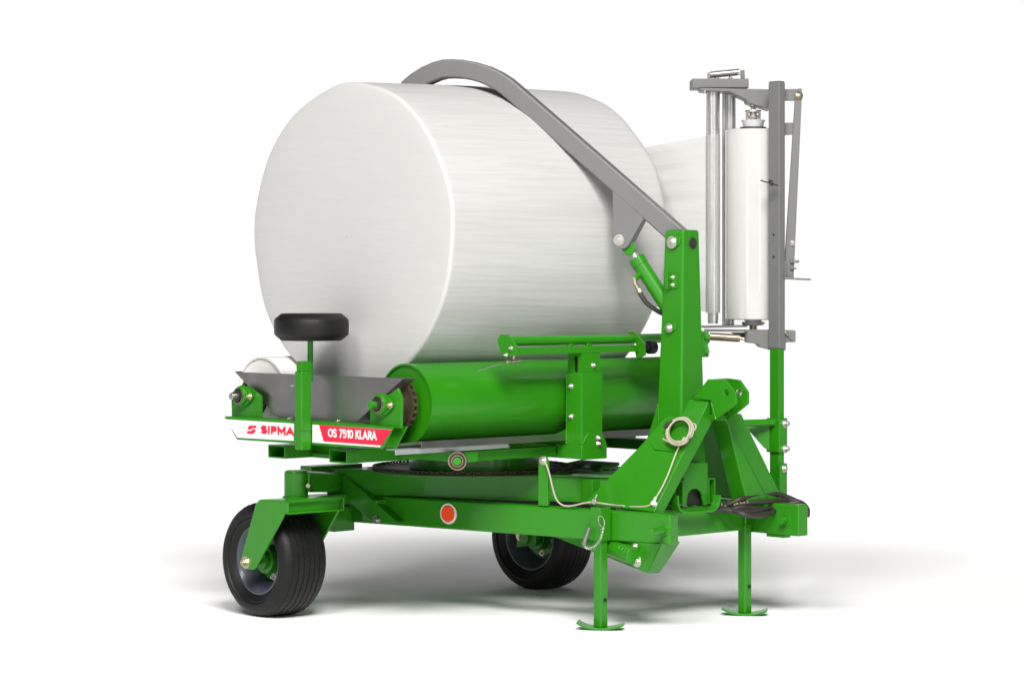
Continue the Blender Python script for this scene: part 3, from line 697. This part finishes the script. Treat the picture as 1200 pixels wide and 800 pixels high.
# ---- cutter post and holder tubes on the turntable
ye = -.62
b = MB(); b.box(.134, .288, ye, .0, .692, .752)
cbx = b.build("cutter_arm", GREEN, R, bev=.003)
b = MB(); b.prism([aty(682.3, 520, ye - .008), aty(690, 506.3, ye - .008), aty(705.3, 506.8, ye - .008), aty(711.3, 520, ye - .008), aty(711.3, 536.8, ye - .008), aty(681.8, 538.8, ye - .008)], (0, .008, 0)); ep = b.build("end_plate", GREEN, cbx, bev=.002)
bolt(aty(701.5, 513, ye - .008), (0, -1, 0), .009, cbx); bolt(aty(701.5, 520, ye - .008), (0, -1, 0), .009, cbx)
for u in (584, 596): bolt(atx(u, 524.5, .134), (-1, 0, 0), .008, cbx)
b = MB(); x0c, x1c = .136, .262
b.hollow(((x0c + x1c) / 2, ye + .05, .752), ((x0c + x1c) / 2, ye + .05, 1.062), x1c - x0c, .10, .006, up=(0, 1, 0))
cpo = b.build("cutter_post", GREEN, R, bev=.007)
b = MB()
xi0, xi1, yi0, yi1 = x0c + .007, x1c - .007, ye + .007, ye + .093
b.box(xi0 + .004, xi1, yi0, yi0 + .005, 1.0, 1.151); b.box(xi0 + .004, xi1, yi1 - .005, yi1, 1.0, 1.151); b.box(xi1 - .005, xi1, yi0 + .005, yi1 - .005, 1.0, 1.151)
sl = atx(675, 427, xi0)
zc0, zc1 = atx(675, 436.5, xi0).z, atx(675, 416.5, xi0).z
ys0, ys1 = atx(677, 427, xi0).y, atx(673, 427, xi0).y
cy_, rs_ = (ys0 + ys1) / 2, (ys1 - ys0) / 2
# left wall with a real slot
out = [V((xi0, yi0, 1.0)), V((xi0, yi1, 1.0)), V((xi0, yi1, 1.151)), V((xi0, yi0, 1.151))]
slot = [V((xi0, cy_ + rs_ * math.cos(t), zc1 - rs_ + rs_ * math.sin(t))) for t in [math.pi * k / 8 for k in range(9)]] + [V((xi0, cy_ + rs_ * math.cos(t), zc0 + rs_ + rs_ * math.sin(t))) for t in [math.pi + math.pi * k / 8 for k in range(9)]]
b.prism(out[:1] + [slot[-1]] + slot[::-1][1:] + [slot[-1]] + out[:1][:0] + [out[0]] + out[3:0:-1], (.005, 0, 0)) if False else None
b.prism([V((xi0, yi0, 1.0)), V((xi0, cy_ - rs_, 1.0)), V((xi0, cy_ - rs_, 1.151)), V((xi0, yi0, 1.151))], (.005, 0, 0))
b.prism([V((xi0, yi1, 1.0)), V((xi0, cy_ + rs_, 1.0)), V((xi0, cy_ + rs_, 1.151)), V((xi0, yi1, 1.151))], (.005, 0, 0))
b.prism([V((xi0, cy_ + rs_, 1.0)), V((xi0, cy_ - rs_, 1.0))] + [V((xi0, cy_ + rs_ * math.cos(t), zc0 + rs_ + rs_ * math.sin(t))) for t in [math.pi + math.pi * k / 8 for k in range(9)]][0:], (.005, 0, 0))
b.prism([V((xi0, cy_ - rs_, 1.151)), V((xi0, cy_ + rs_, 1.151))] + [V((xi0, cy_ + rs_ * math.cos(t), zc1 - rs_ + rs_ * math.sin(t))) for t in [math.pi * k / 8 for k in range(9)]], (.005, 0, 0))
b.build("cutter_post_insert", GREEN, cpo, bev=0)
b = MB(); b.box(xi0 + .012, xi0 + .016, yi0 + .01, yi1 - .01, 1.02, 1.14); b.build("slot_shade_sheet", VOID, cpo, bev=0)  # black sheet standing in for shade behind the slot
bolt(aty(695.3, 428, ye + .006), (0, -1, 0), .008, cpo); bolt(atx(669, 452.5, x0c), (-1, 0, 0), .009, cpo); bolt(atx(669, 488, x0c), (-1, 0, 0), .009, cpo)
b = MB(); b.prism([atx(626, 520.5, x0c + .01), atx(663.5, 502, x0c + .01), atx(663.5, 521, x0c + .01)], (.008, 0, 0)); b.build("post_brace", GREEN, cpo, bev=.002)
yt = ye + .02
xa = aty(592, 400, yt).x; xb_ = aty(745, 397, yt).x
b = MB()
b.cyl((xa, yt + .02, 1.205), (aty(771, 396, yt + .02).x + .14, yt + .02, 1.205), .0205, n=28)
b.bar((xa, yt, 1.163), (xb_, yt, 1.163), .03, .029)
for u in (671, 692): x_ = aty(u, 403, yt).x; b.prism([V((x_ - .02, yt + .005, 1.175)), V((x_ + .02, yt + .005, 1.175)), V((x_ + .005, yt + .005, 1.20)), V((x_ - .005, yt + .005, 1.20))], (0, .012, 0))
hb = b.build("film_cutter", GREEN, R, bev=.002)
b = MB()
b.prism([atx(u, v, xa - .004) for u, v in ((582.6, 398), (586, 392), (595, 391.6), (604.5, 405), (604.5, 416), (591.5, 418), (587, 414), (583.5, 403))], (.010, 0, 0)); b.build("end_plate", GREEN, hb, bev=.002)
b = MB()
b.prism([atx(u, v, xb_) for u, v in ((735.5, 389.3), (742.8, 388.5), (755.2, 402.5), (755.6, 416), (745.5, 421), (744, 410.5), (747, 406))], (.010, 0, 0)); b.build("end_plate", GREEN, hb, bev=.002)
bolt(atx(599, 408, xa - .004), (-1, 0, 0), .006, hb); bolt(atx(593, 416, xa - .004), (-1, 0, 0), .006, hb)
b = MB(); c = atx(757.5, 407, xb_ + .012); b.cyl(c, c + V((.012, 0, 0)), .014, n=20); b.cyl(c + V((.012, 0, 0)), c + V((.048, 0, 0)), .029, .029, n=30); b.build("rubber_bumper", RUBBER, hb, bev=.004)
b = MB(); c = atx(753, 407, xb_ + .01); b.cyl(c, c + V((.022, 0, 0)), .020, n=24); b.build("bumper_collar", ZINC, hb, bev=.002)
b = MB(); cc = V((xa + .01, yt - .005, 0)); k0 = aty(594, 424, yt - .01); k1 = aty(608, 422, yt - .01)
b.cyl(k0, k0.lerp(k1, .45), .008, n=14); b.cyl(k0.lerp(k1, .4), k1, .0095, n=14); b.cyl(aty(602, 422, yt - .01), aty(602, 416, yt - .01), .006, n=10); b.build("wire_clamp", BRASS, hb, bev=.001)
b = MB(); b.tube([aty(560, 434.5, yt - .01), aty(573, 430.5, yt - .01), aty(584, 426.5, yt - .01), aty(594, 424.5, yt - .01)], .0028, n=8); b.tube([k1, aty(640, 421.5, yt + .02), atx(675, 421, xi0 + .01)], .002, n=8); b.build("cutter_wire", ZINC, hb, bev=0)

# ================================================================== FILM DISPENSER
dm, dh = 11.33, 11.5
def cp(u, v, d): return atd(u, v, d)
b = MB(); m0 = cp(913, 300, dm - .03); my = m0.y
xm0 = m0.x; wx, wy = .042, .063
b.box(xm0, xm0 + wx, my, my + wy, 1.16, 2.338)
mast = b.build("film_mast", GREY, R, bev=.004)
b = MB(); b.box(xm0 + .003, xm0 + wx - .003, my + .003, my + wy - .003, 2.338, 2.342); b.build("mast_cap", GREEN, mast, bev=.001)
bolt(cp(903, 213, dm - .06), -DEP, .006, mast, DARK)
b = MB(); b.cyl(cp(891, 211.5, dm - .07), cp(912, 217.5, dm - .075), .0028, n=8); b.cyl(cp(902, 213, dm - .07), cp(906, 217, dm - .075), .008, n=8); b.build("latch_pin", DARK, mast, bev=0)
for u, v in ((906.5, 275), (906.5, 301)): 
    b = MB(); c = atx(u, v, xm0); b.cyl(c + V((.002, 0, 0)), c - V((.001, 0, 0)), .0055, n=14); b.build("mast_hole", VOID, mast, bev=0)
b = MB(); g0x, g0y = xm0 - .005, my - .002
b.box(g0x + .008, g0x + .045, g0y + .006, g0y + .060, .44, 1.16)
gm = b.build("mast_post", GREEN, R, bev=.003)
zz = lambda v: H - (v - VH) * 11.3 / F
b = MB(); b.box(g0x - .002, g0x + .055, g0y - .004, g0y + .070, zz(530), zz(490)); b.box(g0x + .002, g0x + .052, g0y - .006, g0y + .01, .46, zz(543))
sl_ = b.build("mast_clamp", GREEN, gm, bev=.003)
for v in (496.5, 526): bolt(V((g0x + .040, g0y - .004, zz(v))), (0, -1, 0), .0115, gm, hh=.016)
bolt(V((g0x + .032, g0y - .006, zz(549))), (0, -1, 0), .0105, gm)
b = MB(); b.cyl((g0x, g0y + .03, .834), (.54, -.86, .834), .0165, n=24); b.build("mast_tie_tube", GREEN, gm, bev=.001)
b = MB(); b.prism([cp(874, 500.5, 11.32), cp(902, 498.5, 11.32), cp(902, 528.5, 11.32), cp(895, 524, 11.32)], DEP * .008); b.build("mast_gusset", GREEN, gm, bev=.002)
b = MB(); b.box(.87, xm0 + .01, my + .01, my + .06, .44, .49); b.build("mast_footing", GREEN, gm, bev=.002)
# top head
b = MB()
b.prism([cp(811.2, 92.2, dh - .03), cp(877.5, 92.2, dh - .03), cp(877.5, 103, dh - .03), cp(811.2, 103, dh - .03)], DEP * .18)
b.prism([cp(819.5, 103.2, dh - .06), cp(902.5, 105.2, dh - .06), cp(902.5, 128.5, dh - .06), cp(876, 120.3, dh - .06), cp(874.6, 116.5, dh - .06), cp(855, 107.6, dh - .06), cp(832, 107), ] if False else
        [cp(819.5, 103.2, dh - .06), cp(903, 104.7, dh - .06), cp(903, 128.5, dh - .06), cp(876, 120.3, dh - .06), cp(874.6, 116.5, dh - .06), cp(855, 107.6, dh - .06), cp(822, 106.5, dh - .06)], DEP * .14)
b.prism([cp(868, 82.5, dh), cp(872.6, 81.8, dh), cp(873, 92.2, dh), cp(868.5, 92.2, dh)], DEP * .03)
head = b.build("mast_head", GREY, R, bev=.0025)
b = MB(); b.cyl(cp(833, 88, dh + .02), cp(866, 84.6, dh + .02), .0125, n=22)
for k in range(22): c = cp(833, 88, dh + .02).lerp(cp(866, 84.6, dh + .02), k / 21); dd = (cp(866, 84.6, dh) - cp(833, 88, dh)).normalized(); b.cyl(c - dd * .002, c + dd * .002, .0155, n=16)
b.build("tension_spring", STEEL, head, bev=0)
b = MB(); b.cyl(cp(831, 85.5, dh + .02), cp(831, 92, dh + .02), .0085, n=14); b.build("spring_anchor", ZINC, head, bev=.001); b = MB(); b.cyl(cp(866.5, 86.3, dh - .0), cp(866.5, 86.3, dh + .04), .008, n=12); b.build("spring_anchor", ZINC, head, bev=.001); b = MB(); b.cyl(cp(826, 110, dh - .05), cp(826, 106, dh - .05), .010, n=12); b.build("roller_nut", ZINC, head, bev=.001)
for u in (840, 856): bolt(cp(u, 92, dh + .02), (0, 0, 1), .007, head)
# right-hand lever
b = MB()
b.prism([cp(920, 104.6, 11.36), cp(939.6, 104, 11.36), cp(940, 110, 11.36), cp(938.5, 118, 11.36), cp(920, 118, 11.36)], DEP * .03)
b.prism([cp(932, 112, 11.35), cp(936.5, 103.6, 11.35), cp(939.6, 105.5, 11.35), cp(939.8, 113, 11.35), cp(930.2, 325.6, 11.35), cp(919.5, 325.6, 11.35), cp(920, 300, 11.35)], DEP * .022)
b.prism([cp(920, 144, 11.36), cp(934, 143.6, 11.36), cp(933, 157.5, 11.36), cp(920, 158.5, 11.36)], DEP * .02)
b.prism([cp(919.5, 325, 11.31), cp(950.2, 326.3, 11.31), cp(950.2, 328.6, 11.31), cp(919.5, 327.2, 11.31)], DEP * .06)
b.cyl(cp(926, 306.6, 11.34), cp(936.5, 306.4, 11.34), .006, n=12); b.cyl(cp(926, 314.4, 11.34), cp(933.5, 314.4, 11.34), .004, n=12)
b.prism([cp(914, 306, 11.33), cp(921, 306, 11.33), cp(921, 326, 11.33), cp(918.5, 326, 11.33)], DEP * .03)
lev = b.build("release_lever", GREY, R, bev=.002)
bolt(cp(936.5, 112.5, 11.35), (RGT * .5 - DEP).normalized(), .012, lev, BRASS); bolt(cp(928.5, 284.8, 11.35), -DEP, .007, lev)
# bottom bracket
b = MB()
b.prism([cp(824, 382, dh - .08), cp(876, 381.2, dh - .08), cp(876, 383.2, dh - .08), cp(824, 384.3, dh - .08)], DEP * .16)
b.prism([cp(826, 385.6, dh - .10), cp(902, 386.2, dh - .10), cp(902, 389, dh - .10), cp(826, 388.4, dh - .10)], DEP * .04)
b.prism([cp(875.5, 388.6, dh - .14), cp(875.5, 401.6, dh - .14), cp(887, 402.6, dh - .14), cp(891, 407, dh - .14), cp(904.5, 410.6, dh - .14), cp(920.8, 410.6, dh - .14), cp(921, 401.2, dh - .14), cp(932.5, 400.6, dh - .14), cp(932.5, 387.2, dh - .14), cp(902, 387, dh - .14)], DEP * .14)
b.prism([cp(856, 389.5, dh + .02), cp(880, 389.5, dh + .02), cp(878, 399, dh + .02), cp(866, 394, dh + .02)], DEP * .02)
foot = b.build("mast_foot_bracket", GREY, R, bev=.003)
b = MB(); b.cyl(cp(832, 394.2, dh - .12), cp(867, 396.2, dh - .12), .0165, n=22)
for k in range(18): c = cp(833, 394.2, dh - .12).lerp(cp(864, 396.0, dh - .12), k / 17); b.cyl(c - RGT * .0025, c + RGT * .0025, .0178, n=16)
b.build("tension_spring", BRONZE, foot, bev=0)
b = MB(); b.cyl(cp(867, 396.2, dh - .12), cp(872, 397, dh - .12), .007, n=12); b.build("spring_anchor", BRASS, foot, bev=.001); b = MB(); b.cyl(cp(918, 388.5, dh - .15), cp(929, 397.5, dh - .15), .003, n=8); b.cyl(cp(917.5, 388.2, dh - .15), cp(921, 389.5, dh - .15), .008, n=10); b.build("foot_pin", BRASS, foot, bev=.001)
b = MB(); b.prism([atd(815, 387, 11.06), atd(830, 388, 11.06), atd(831.8, 394, 11.06), atd(832, 400, 11.06), atd(829.5, 404, 11.06), atd(831, 409, 11.06), atd(830.5, 418, 11.06), atd(815, 419, 11.06)], DEP * .035); b.cyl(atd(829, 394, 11.04), atd(829, 394, 11.1), .012, n=16); b.cyl(atd(829, 412, 11.04), atd(829, 412, 11.1), .010, n=16); b.build("spring_lug", GREEN, post, bev=.003)
# stretch rollers
def srol(u, d, r, v0, v1, ribs):
    b = MB(); p, q = cp(u, v0, d), cp(u, v1, d); z0, z1 = q.z, p.z; prof = []
    prof.append((.004, z0 - .0))
    prof += [(r * .78, z0), (r * .78, z0 + .05), (r, z0 + .052)]
    if ribs:
        k = z0 + .06
        while k < z1 - .18: prof += [(r, k), (r, k + .006), (r * .955, k + .0065), (r * .955, k + .008), (r, k + .0085)]; k += .0085
    prof += [(r, z1 - .005), (r * .8, z1), (.004, z1)]
    b.lathe(prof, V((p.x, p.y, 0)), (0, 0, 1), 36)
    return b.build("stretch_roller", CHROME, R, bev=0)
s1 = srol(835.4, dh, .0315, 107, 379, True)
s2 = srol(855.5, dh + .10, .0275, 107, 381, True)
b = MB(); b.cyl(cp(848.3, 107, dh + .06), cp(848.3, 382, dh + .06), .0085, n=16); b.build("tie_rod", CHROME, R, bev=0)
# roll spindle
ru = 882.7; dr = dh
b = MB(); ax0 = cp(ru, 152, dr)
def sz(v): return H - (v - VH) * dr / F
base = V((ax0.x, ax0.y, 0))
b.lathe([(.004, sz(119)), (.013, sz(119)), (.013, sz(122)), (.020, sz(122.5)), (.020, sz(125)), (.011, sz(126)), (.011, sz(129)), (.036, sz(129.5)), (.038, sz(131)), (.030, sz(132.5)), (.016, sz(133.5)), (.016, sz(135)), (.028, sz(135.5)), (.028, sz(138)), (.018, sz(139)), (.018, sz(141)), (.004, sz(141))][::-1], base, (0, 0, 1), 32)
for sg in (-1, 1): b.cyl(base + RGT * .028 * sg + V((0, 0, sz(141))), base + RGT * .028 * sg + V((0, 0, sz(130))), .006, n=10)
spd = b.build("roll_spindle", ZINC, R, bev=.001)
b = MB(); b.lathe([(.004, sz(149)), (.045, sz(149)), (.050, sz(143.5)), (.056, sz(141)), (.050, sz(141)), (.03, sz(142.5)), (.004, sz(142.5))], base, (0, 0, 1), 32); b.build("roll_cup", PLASTIC, spd, bev=0); b = MB()
b.lathe([(.004, sz(375)), (.030, sz(375)), (.045, sz(379)), (.050, sz(377)), (.053, sz(378.5)), (.045, sz(381)), (.004, sz(382))][::-1], base, (0, 0, 1), 32); b.build("roll_cup", PLASTIC, spd, bev=0)
b = MB(); b.cyl(base + V((0, 0, sz(386))), base + V((0, 0, sz(381))), .018, n=20); b.build("lower_bearing", BRASS, spd, bev=.001)
b = MB(); b.cyl(base + V((0, 0, sz(151.5))), base + V((0, 0, sz(149.3))), .060, n=40); b.build("core_disc", DARK, spd, bev=.001)

# ---- lower parts under the hitch
b = MB()
b.prism([atx(726, 634, .06), atx(776, 637, .06), atx(764, 664, .06), atx(758.5, 671, .06), atx(745, 666, .06), atx(728, 652, .06)], (.012, 0, 0))
c0 = atx(776, 637, .06); c1_ = atx(760, 671, .06)
b.prism([c0, c1_, c1_ + V((.075, 0, 0)), c0 + V((.11, 0, .0))], (0, .012, .004))
low = b.build("tow_bracket", GREEN, R, bev=.003)
bolt(atx(746.5, 657.5, .06), (-1, 0, 0), .015, low); bolt(atx(744, 640, .06), (-1, 0, 0), .010, low)
b = MB(); p = atx(700, 641, .09); q = atx(742, 651, .03); b.cyl(atx(688, 632, .09), q, .036, n=30); 
dq = (q - atx(688, 632, .09)).normalized()
for k in range(3): b.cyl(q - dq * (.02 + .022 * k), q - dq * (.030 + .022 * k), .0372, n=30)
b.build("buffer_cylinder", GREEN, low, bev=.003)
b = MB(); b.prism([atx(640, 625, .16), atx(758, 671, .16), atx(771.5, 671, .16), atx(790, 640, .16), atx(740, 622, .16)], (.010, 0, 0)); b.build("tow_brace", GREEN, low, bev=.003)

# ---- weld beads
def weld(p0, p1, par, r=.0042):
    p0, p1 = V(p0), V(p1); b = MB(); n_ = max(3, int((p1 - p0).length / .006)); d = (p1 - p0).normalized(); a, c = basis(d)
    prof = []
    for i in range(n_ + 1): prof.append((r * random.uniform(.75, 1.25), (p1 - p0).length * i / n_))
    b.lathe([(.0005, 0)] + prof + [(.0005, (p1 - p0).length)], p0, d, 10); b.build("weld_seam", GREEN, par, bev=0)
weld(nb(712.5, 594, .006), nb(713, 633, .006), j1, .006)
weld(atx(833.6, 471, .437), atx(838.6, 491, .437), cl, .005)
weld(pl(771, 473, .002), pl(772.6, 505, .002), post)
weld(atx(663.6, 503, x0c - .001), atx(663.6, 520, x0c - .001), cpo)
weld(A0 + V((.004, -.001, .002)), A0 + V((.05, -.001, .0)), beam, .005)
weld(atd(362, 555, 11.12), atd(362, 576, 11.12), orig, .005)
weld(gp1 * 1.0 + V((0, -.001, -.012)), V((xg0 + .05, gp1.y - .001, gp1.z - .012)), gpo, .004)

# ================================================================== BALE
bc = V((0, .150, 1.652)); L = 1.305; xb0 = -.525
BALE = thing("silage_bale", "large round bale wrapped in white film lying across the two rollers", "bale")
random.seed(3)
ph = [random.uniform(0, 6.28) for _ in range(8)]
def wob(th, t):
    e = (t - xb0) / L
    s_ = 1 + .0035 * math.sin(2 * th + ph[0]) + .0045 * math.sin(3 * th + ph[1]) + .0035 * math.sin(5 * th + ph[2] + e) + .0040 * math.sin(9 * th + ph[3] + 1.5 * e) + .0022 * math.sin(13 * th + ph[4] + 4 * e) + .0008 * math.sin(29 * th + ph[5] + 2 * e)
    return s_
b = MB(); prof = []
R0 = .678
for k in range(9):
    t = k / 8; prof.append((.002 + (R0 - .026) * t ** .8 if k else .002, xb0 - .012 * (1 - t ** 3)))
for k in range(1, 9):
    a = math.pi / 2 * k / 8; prof.append((R0 - .026 + .018 * math.sin(a), xb0 + .015 * (1 - math.cos(a))))
NS = 40
for k in range(1, NS):
    e = k / NS; prof.append((R0 - .008 + .020 * math.sin(min(1, e * 1.25) * math.pi * .5) + .008 * e, xb0 + .020 + (L - .08) * e))
for k in range(9):
    a = math.pi / 2 * k / 8; prof.append((R0 - .04 + .06 * math.cos(a), xb0 + L - .06 + .06 * math.sin(a)))
for k in range(1, 7): prof.append(((R0 - .04) * (1 - k / 6) + .002, xb0 + L + .01 * k / 6))
o_ = len(b.f); b.lathe(prof, (0, bc.y, bc.z), (1, 0, 0), 200, wob=wob)
n_end = 15 * 200
for i in range(len(b.f)):
    b.mi[i] = 1 if i < n_end or i > len(b.f) - 13 * 200 else 0
b.build("film_wrapping", FILM_SIDE, BALE, bev=0, mats=[FILM_SIDE, FILM_END])

# ================================================================== FILM ROLL, WEB
FR = MB(); FR.lathe([(.04, sz(374.5)), (.120, sz(374.5)), (.1255, sz(373.5)), (.1265, sz(372)), (.1265, sz(155)), (.1255, sz(153)), (.120, sz(152.2)), (.04, sz(152))], base, (0, 0, 1), 72)
t_ = thing("film_roll", "upright glossy roll of white stretch film held behind the grey mast", "film roll")
FR.build("wound_film", ROLLF, t_, bev=0)
b = MB(); b.lathe([(.030, sz(376)), (.040, sz(376)), (.040, sz(150.5)), (.030, sz(150.5))], base, (0, 0, 1), 36, closed=True); b.build("core_tube", PALE, t_, bev=0)
WB = thing("film_web", "white stretch film pulled from the ribbed rollers across to the bale", "stretch film")
b = MB()
r1c = cp(835.4, 200, dh)
pA = V((r1c.x, r1c.y, 0)) - DEP * .0325; Lq = V((.83, .02, 0)); dirw = (Lq - pA).normalized()
nw = V((dirw.y, -dirw.x, 0)).normalized()
NU, NV = 26, 60
tA, tB = onpl(838, 158, pA, nw), onpl(757, 172.5, pA, nw)
slope = (tB.z - tA.z) / ((tB - tA).xy.length)
zA0 = sz(366)
lw = (Lq - pA).length
pts = []
for i in range(NU + 1):
    e = i / NU; c = pA + dirw * lw * e; zt_ = tA.z + slope * lw * e; zb_ = zA0 + .05 * e
    for j in range(NV + 1):
        f = j / NV
        amp = .002 * math.sin(e * math.pi)
        w_ = amp * (math.sin(f * 31 + e * 2.0) + .6 * math.sin(f * 67 + 1.3 + e * 3))
        b.v.append(V((c.x, c.y, zb_ + (zt_ - zb_) * f)) + nw * w_)
for i in range(NU):
    for j in range(NV): a = i * (NV + 1) + j; b.face([a, a + 1, a + NV + 2, a + NV + 1], True)
wo = b.build("film_sheet", WEB, WB, bev=0)
b = MB(); b.cyl(V((r1c.x, r1c.y, sz(367))), V((r1c.x, r1c.y, sz(158.5))), .0335, n=40, caps=False); b.build("film_loop", SLEEVE, WB, bev=0)

# ================================================================== CORD, HOSES
CR = thing("trip_cord", "beige cord running along the green beam to a coil on the gusset plate", "cord")
b = MB()
path = [nb(637.5, 540, .016), nb(641, 546, .018), nb(644.5, 558, .016), nb(648, 573, .012), nb(651.5, 583.5, .01), nb(655.5, 589, .01), nb(662, 592.3, .008), nb(672, 592, .008), nb(683, 589.5, .008), nb(692, 588.2, .01), nb(698, 588.6, .014), nb(712, 590.5, .014), inc(730, 592.6, .006), inc(745, 593.6, .006), inc(757, 593, .006), inc(763, 590.5, .008), inc(768, 584, .012), inc(776, 570.5, .012), inc(784, 553, .012), inc(791, 534, .012), inc(797, 520.5, .014), inc(802, 512, .014)]
b.tube(path, .0036, n=8, sub=6); ropo = b.build("cord_run", CORD, CR, bev=0)
b = MB(); cen = (796.3, 505.2)
random.seed(11); loops = []
for k in range(8):
    ru_, rv_ = 14.2 + random.uniform(-1.6, 1.9), 16.2 + random.uniform(-1.8, 1.6); du, dv = random.uniform(-1.2, 1.2), random.uniform(-1.2, 1.2)
    for j in range(16):
        t = 2 * math.pi * (j / 16) + .5; a_, c_ = ru_ * math.cos(t), rv_ * math.sin(t); tl2 = math.radians(28)
        loops.append(inc(cen[0] + du + a_ * math.cos(tl2) - c_ * math.sin(tl2) * .85, cen[1] + dv + a_ * math.sin(tl2) * .6 + c_ * math.cos(tl2) * .98, .010 + .0045 * k + .003 * math.sin(t * 2 + k)))
b.tube(loops, .0036, n=8, sub=4)
b.tube([inc(812, 496, .03), inc(815, 497.5, .03), inc(815, 502, .025), inc(812.5, 504.5, .02)], .0035, n=8)
b.tube([inc(777, 514, .03), inc(781, 516, .03), inc(786, 519, .03), inc(794, 520, .03), inc(801, 517, .03)], .0035, n=8)
b.build("cord_coil", CORD, CR, bev=0)
b = MB(); b.cyl(inc(778.5, 501, .03), inc(788.5, 494, .03), .0095, n=12); b.cyl(inc(780, 499, .035), inc(785, 495.5, .035), .012, n=8); b.build("cord_toggle", HOSE, CR, bev=.002)
for pt in ((697.4, 587), (766.5, 590)):
    p = nb(*pt, .012) if pt[0] < 720 else inc(*pt, .010)
    b = MB(); nn = NBn if pt[0] < 720 else inc_n; b.cyl(p - nn * .01, p + nn * .010, .0125, n=14); b.cyl(p + V((0, 0, .012)), p + V((0, 0, .028)) - RGT * -.008, .006, n=10); b.build("cord_clip", ZINC if pt[0] < 720 else PALE, CR, bev=.002)

HS = thing("hose_bundle", "looped dark hydraulic hoses lying on the cross beam beside the headstock leg", "hose")
def hp_(u, v, y): return aty(u, v, y)
sets = [
    [(806, 593, -.90), (822, 594, -.93), (842, 593.5, -.98), (856, 590, -1.03), (868, 584.5, -1.06), (882, 580.5, -1.06), (898, 578.6, -1.06), (912, 579, -1.07), (923, 582, -1.09), (933, 586.5, -1.12), (941, 590, -1.16), (946, 596, -1.20), (946.4, 604, -1.22)],
    [(812, 596, -.93), (835, 595.5, -.98), (855, 597, -1.05), (872, 602.5, -1.12), (888, 604, -1.13), (902, 601.5, -1.13), (915, 594, -1.10), (927, 589.5, -1.12), (938, 588.5, -1.15), (943.5, 592, -1.18)],
    [(820, 597, -.96), (848, 594, -1.0), (866, 590.5, -1.05), (884, 588.6, -1.08), (902, 587.4, -1.10), (918, 585.8, -1.10), (930, 586.0, -1.12), (939, 588.6, -1.15)],
    [(826, 598, -.98), (852, 597, -1.03), (872, 594.5, -1.07), (888, 596.5, -1.09), (901, 595.5, -1.10), (913, 590.5, -1.10), (924, 587.6, -1.10), (934, 589.6, -1.12)],
    [(824, 593, -.94), (846, 597, -1.02), (864, 599.3, -1.08), (882, 599.4, -1.10), (898, 596, -1.10), (912, 591.5, -1.08), (922, 590, -1.06)],
]
for i, s_ in enumerate(sets):
    b = MB(); b.tube([hp_(*p) for p in s_], .0108, n=14, sub=8); b.build("hose", HOSE, HS, bev=0)
b = MB()
for u, v, y in ((842, 593, -1.02), (846, 591.5, -1.02), (850, 592.5, -1.03), (861, 591, -1.085), (864, 589.6, -1.09), (868, 589.2, -1.09), (872, 588.8, -1.10), (876, 588.2, -1.10)):
    b.cyl(hp_(u - 1.0, v, y), hp_(u + 1.0, v - .3, y), .0045, n=8)
b.build("hose_tie_chain", BRASS, HS, bev=0)
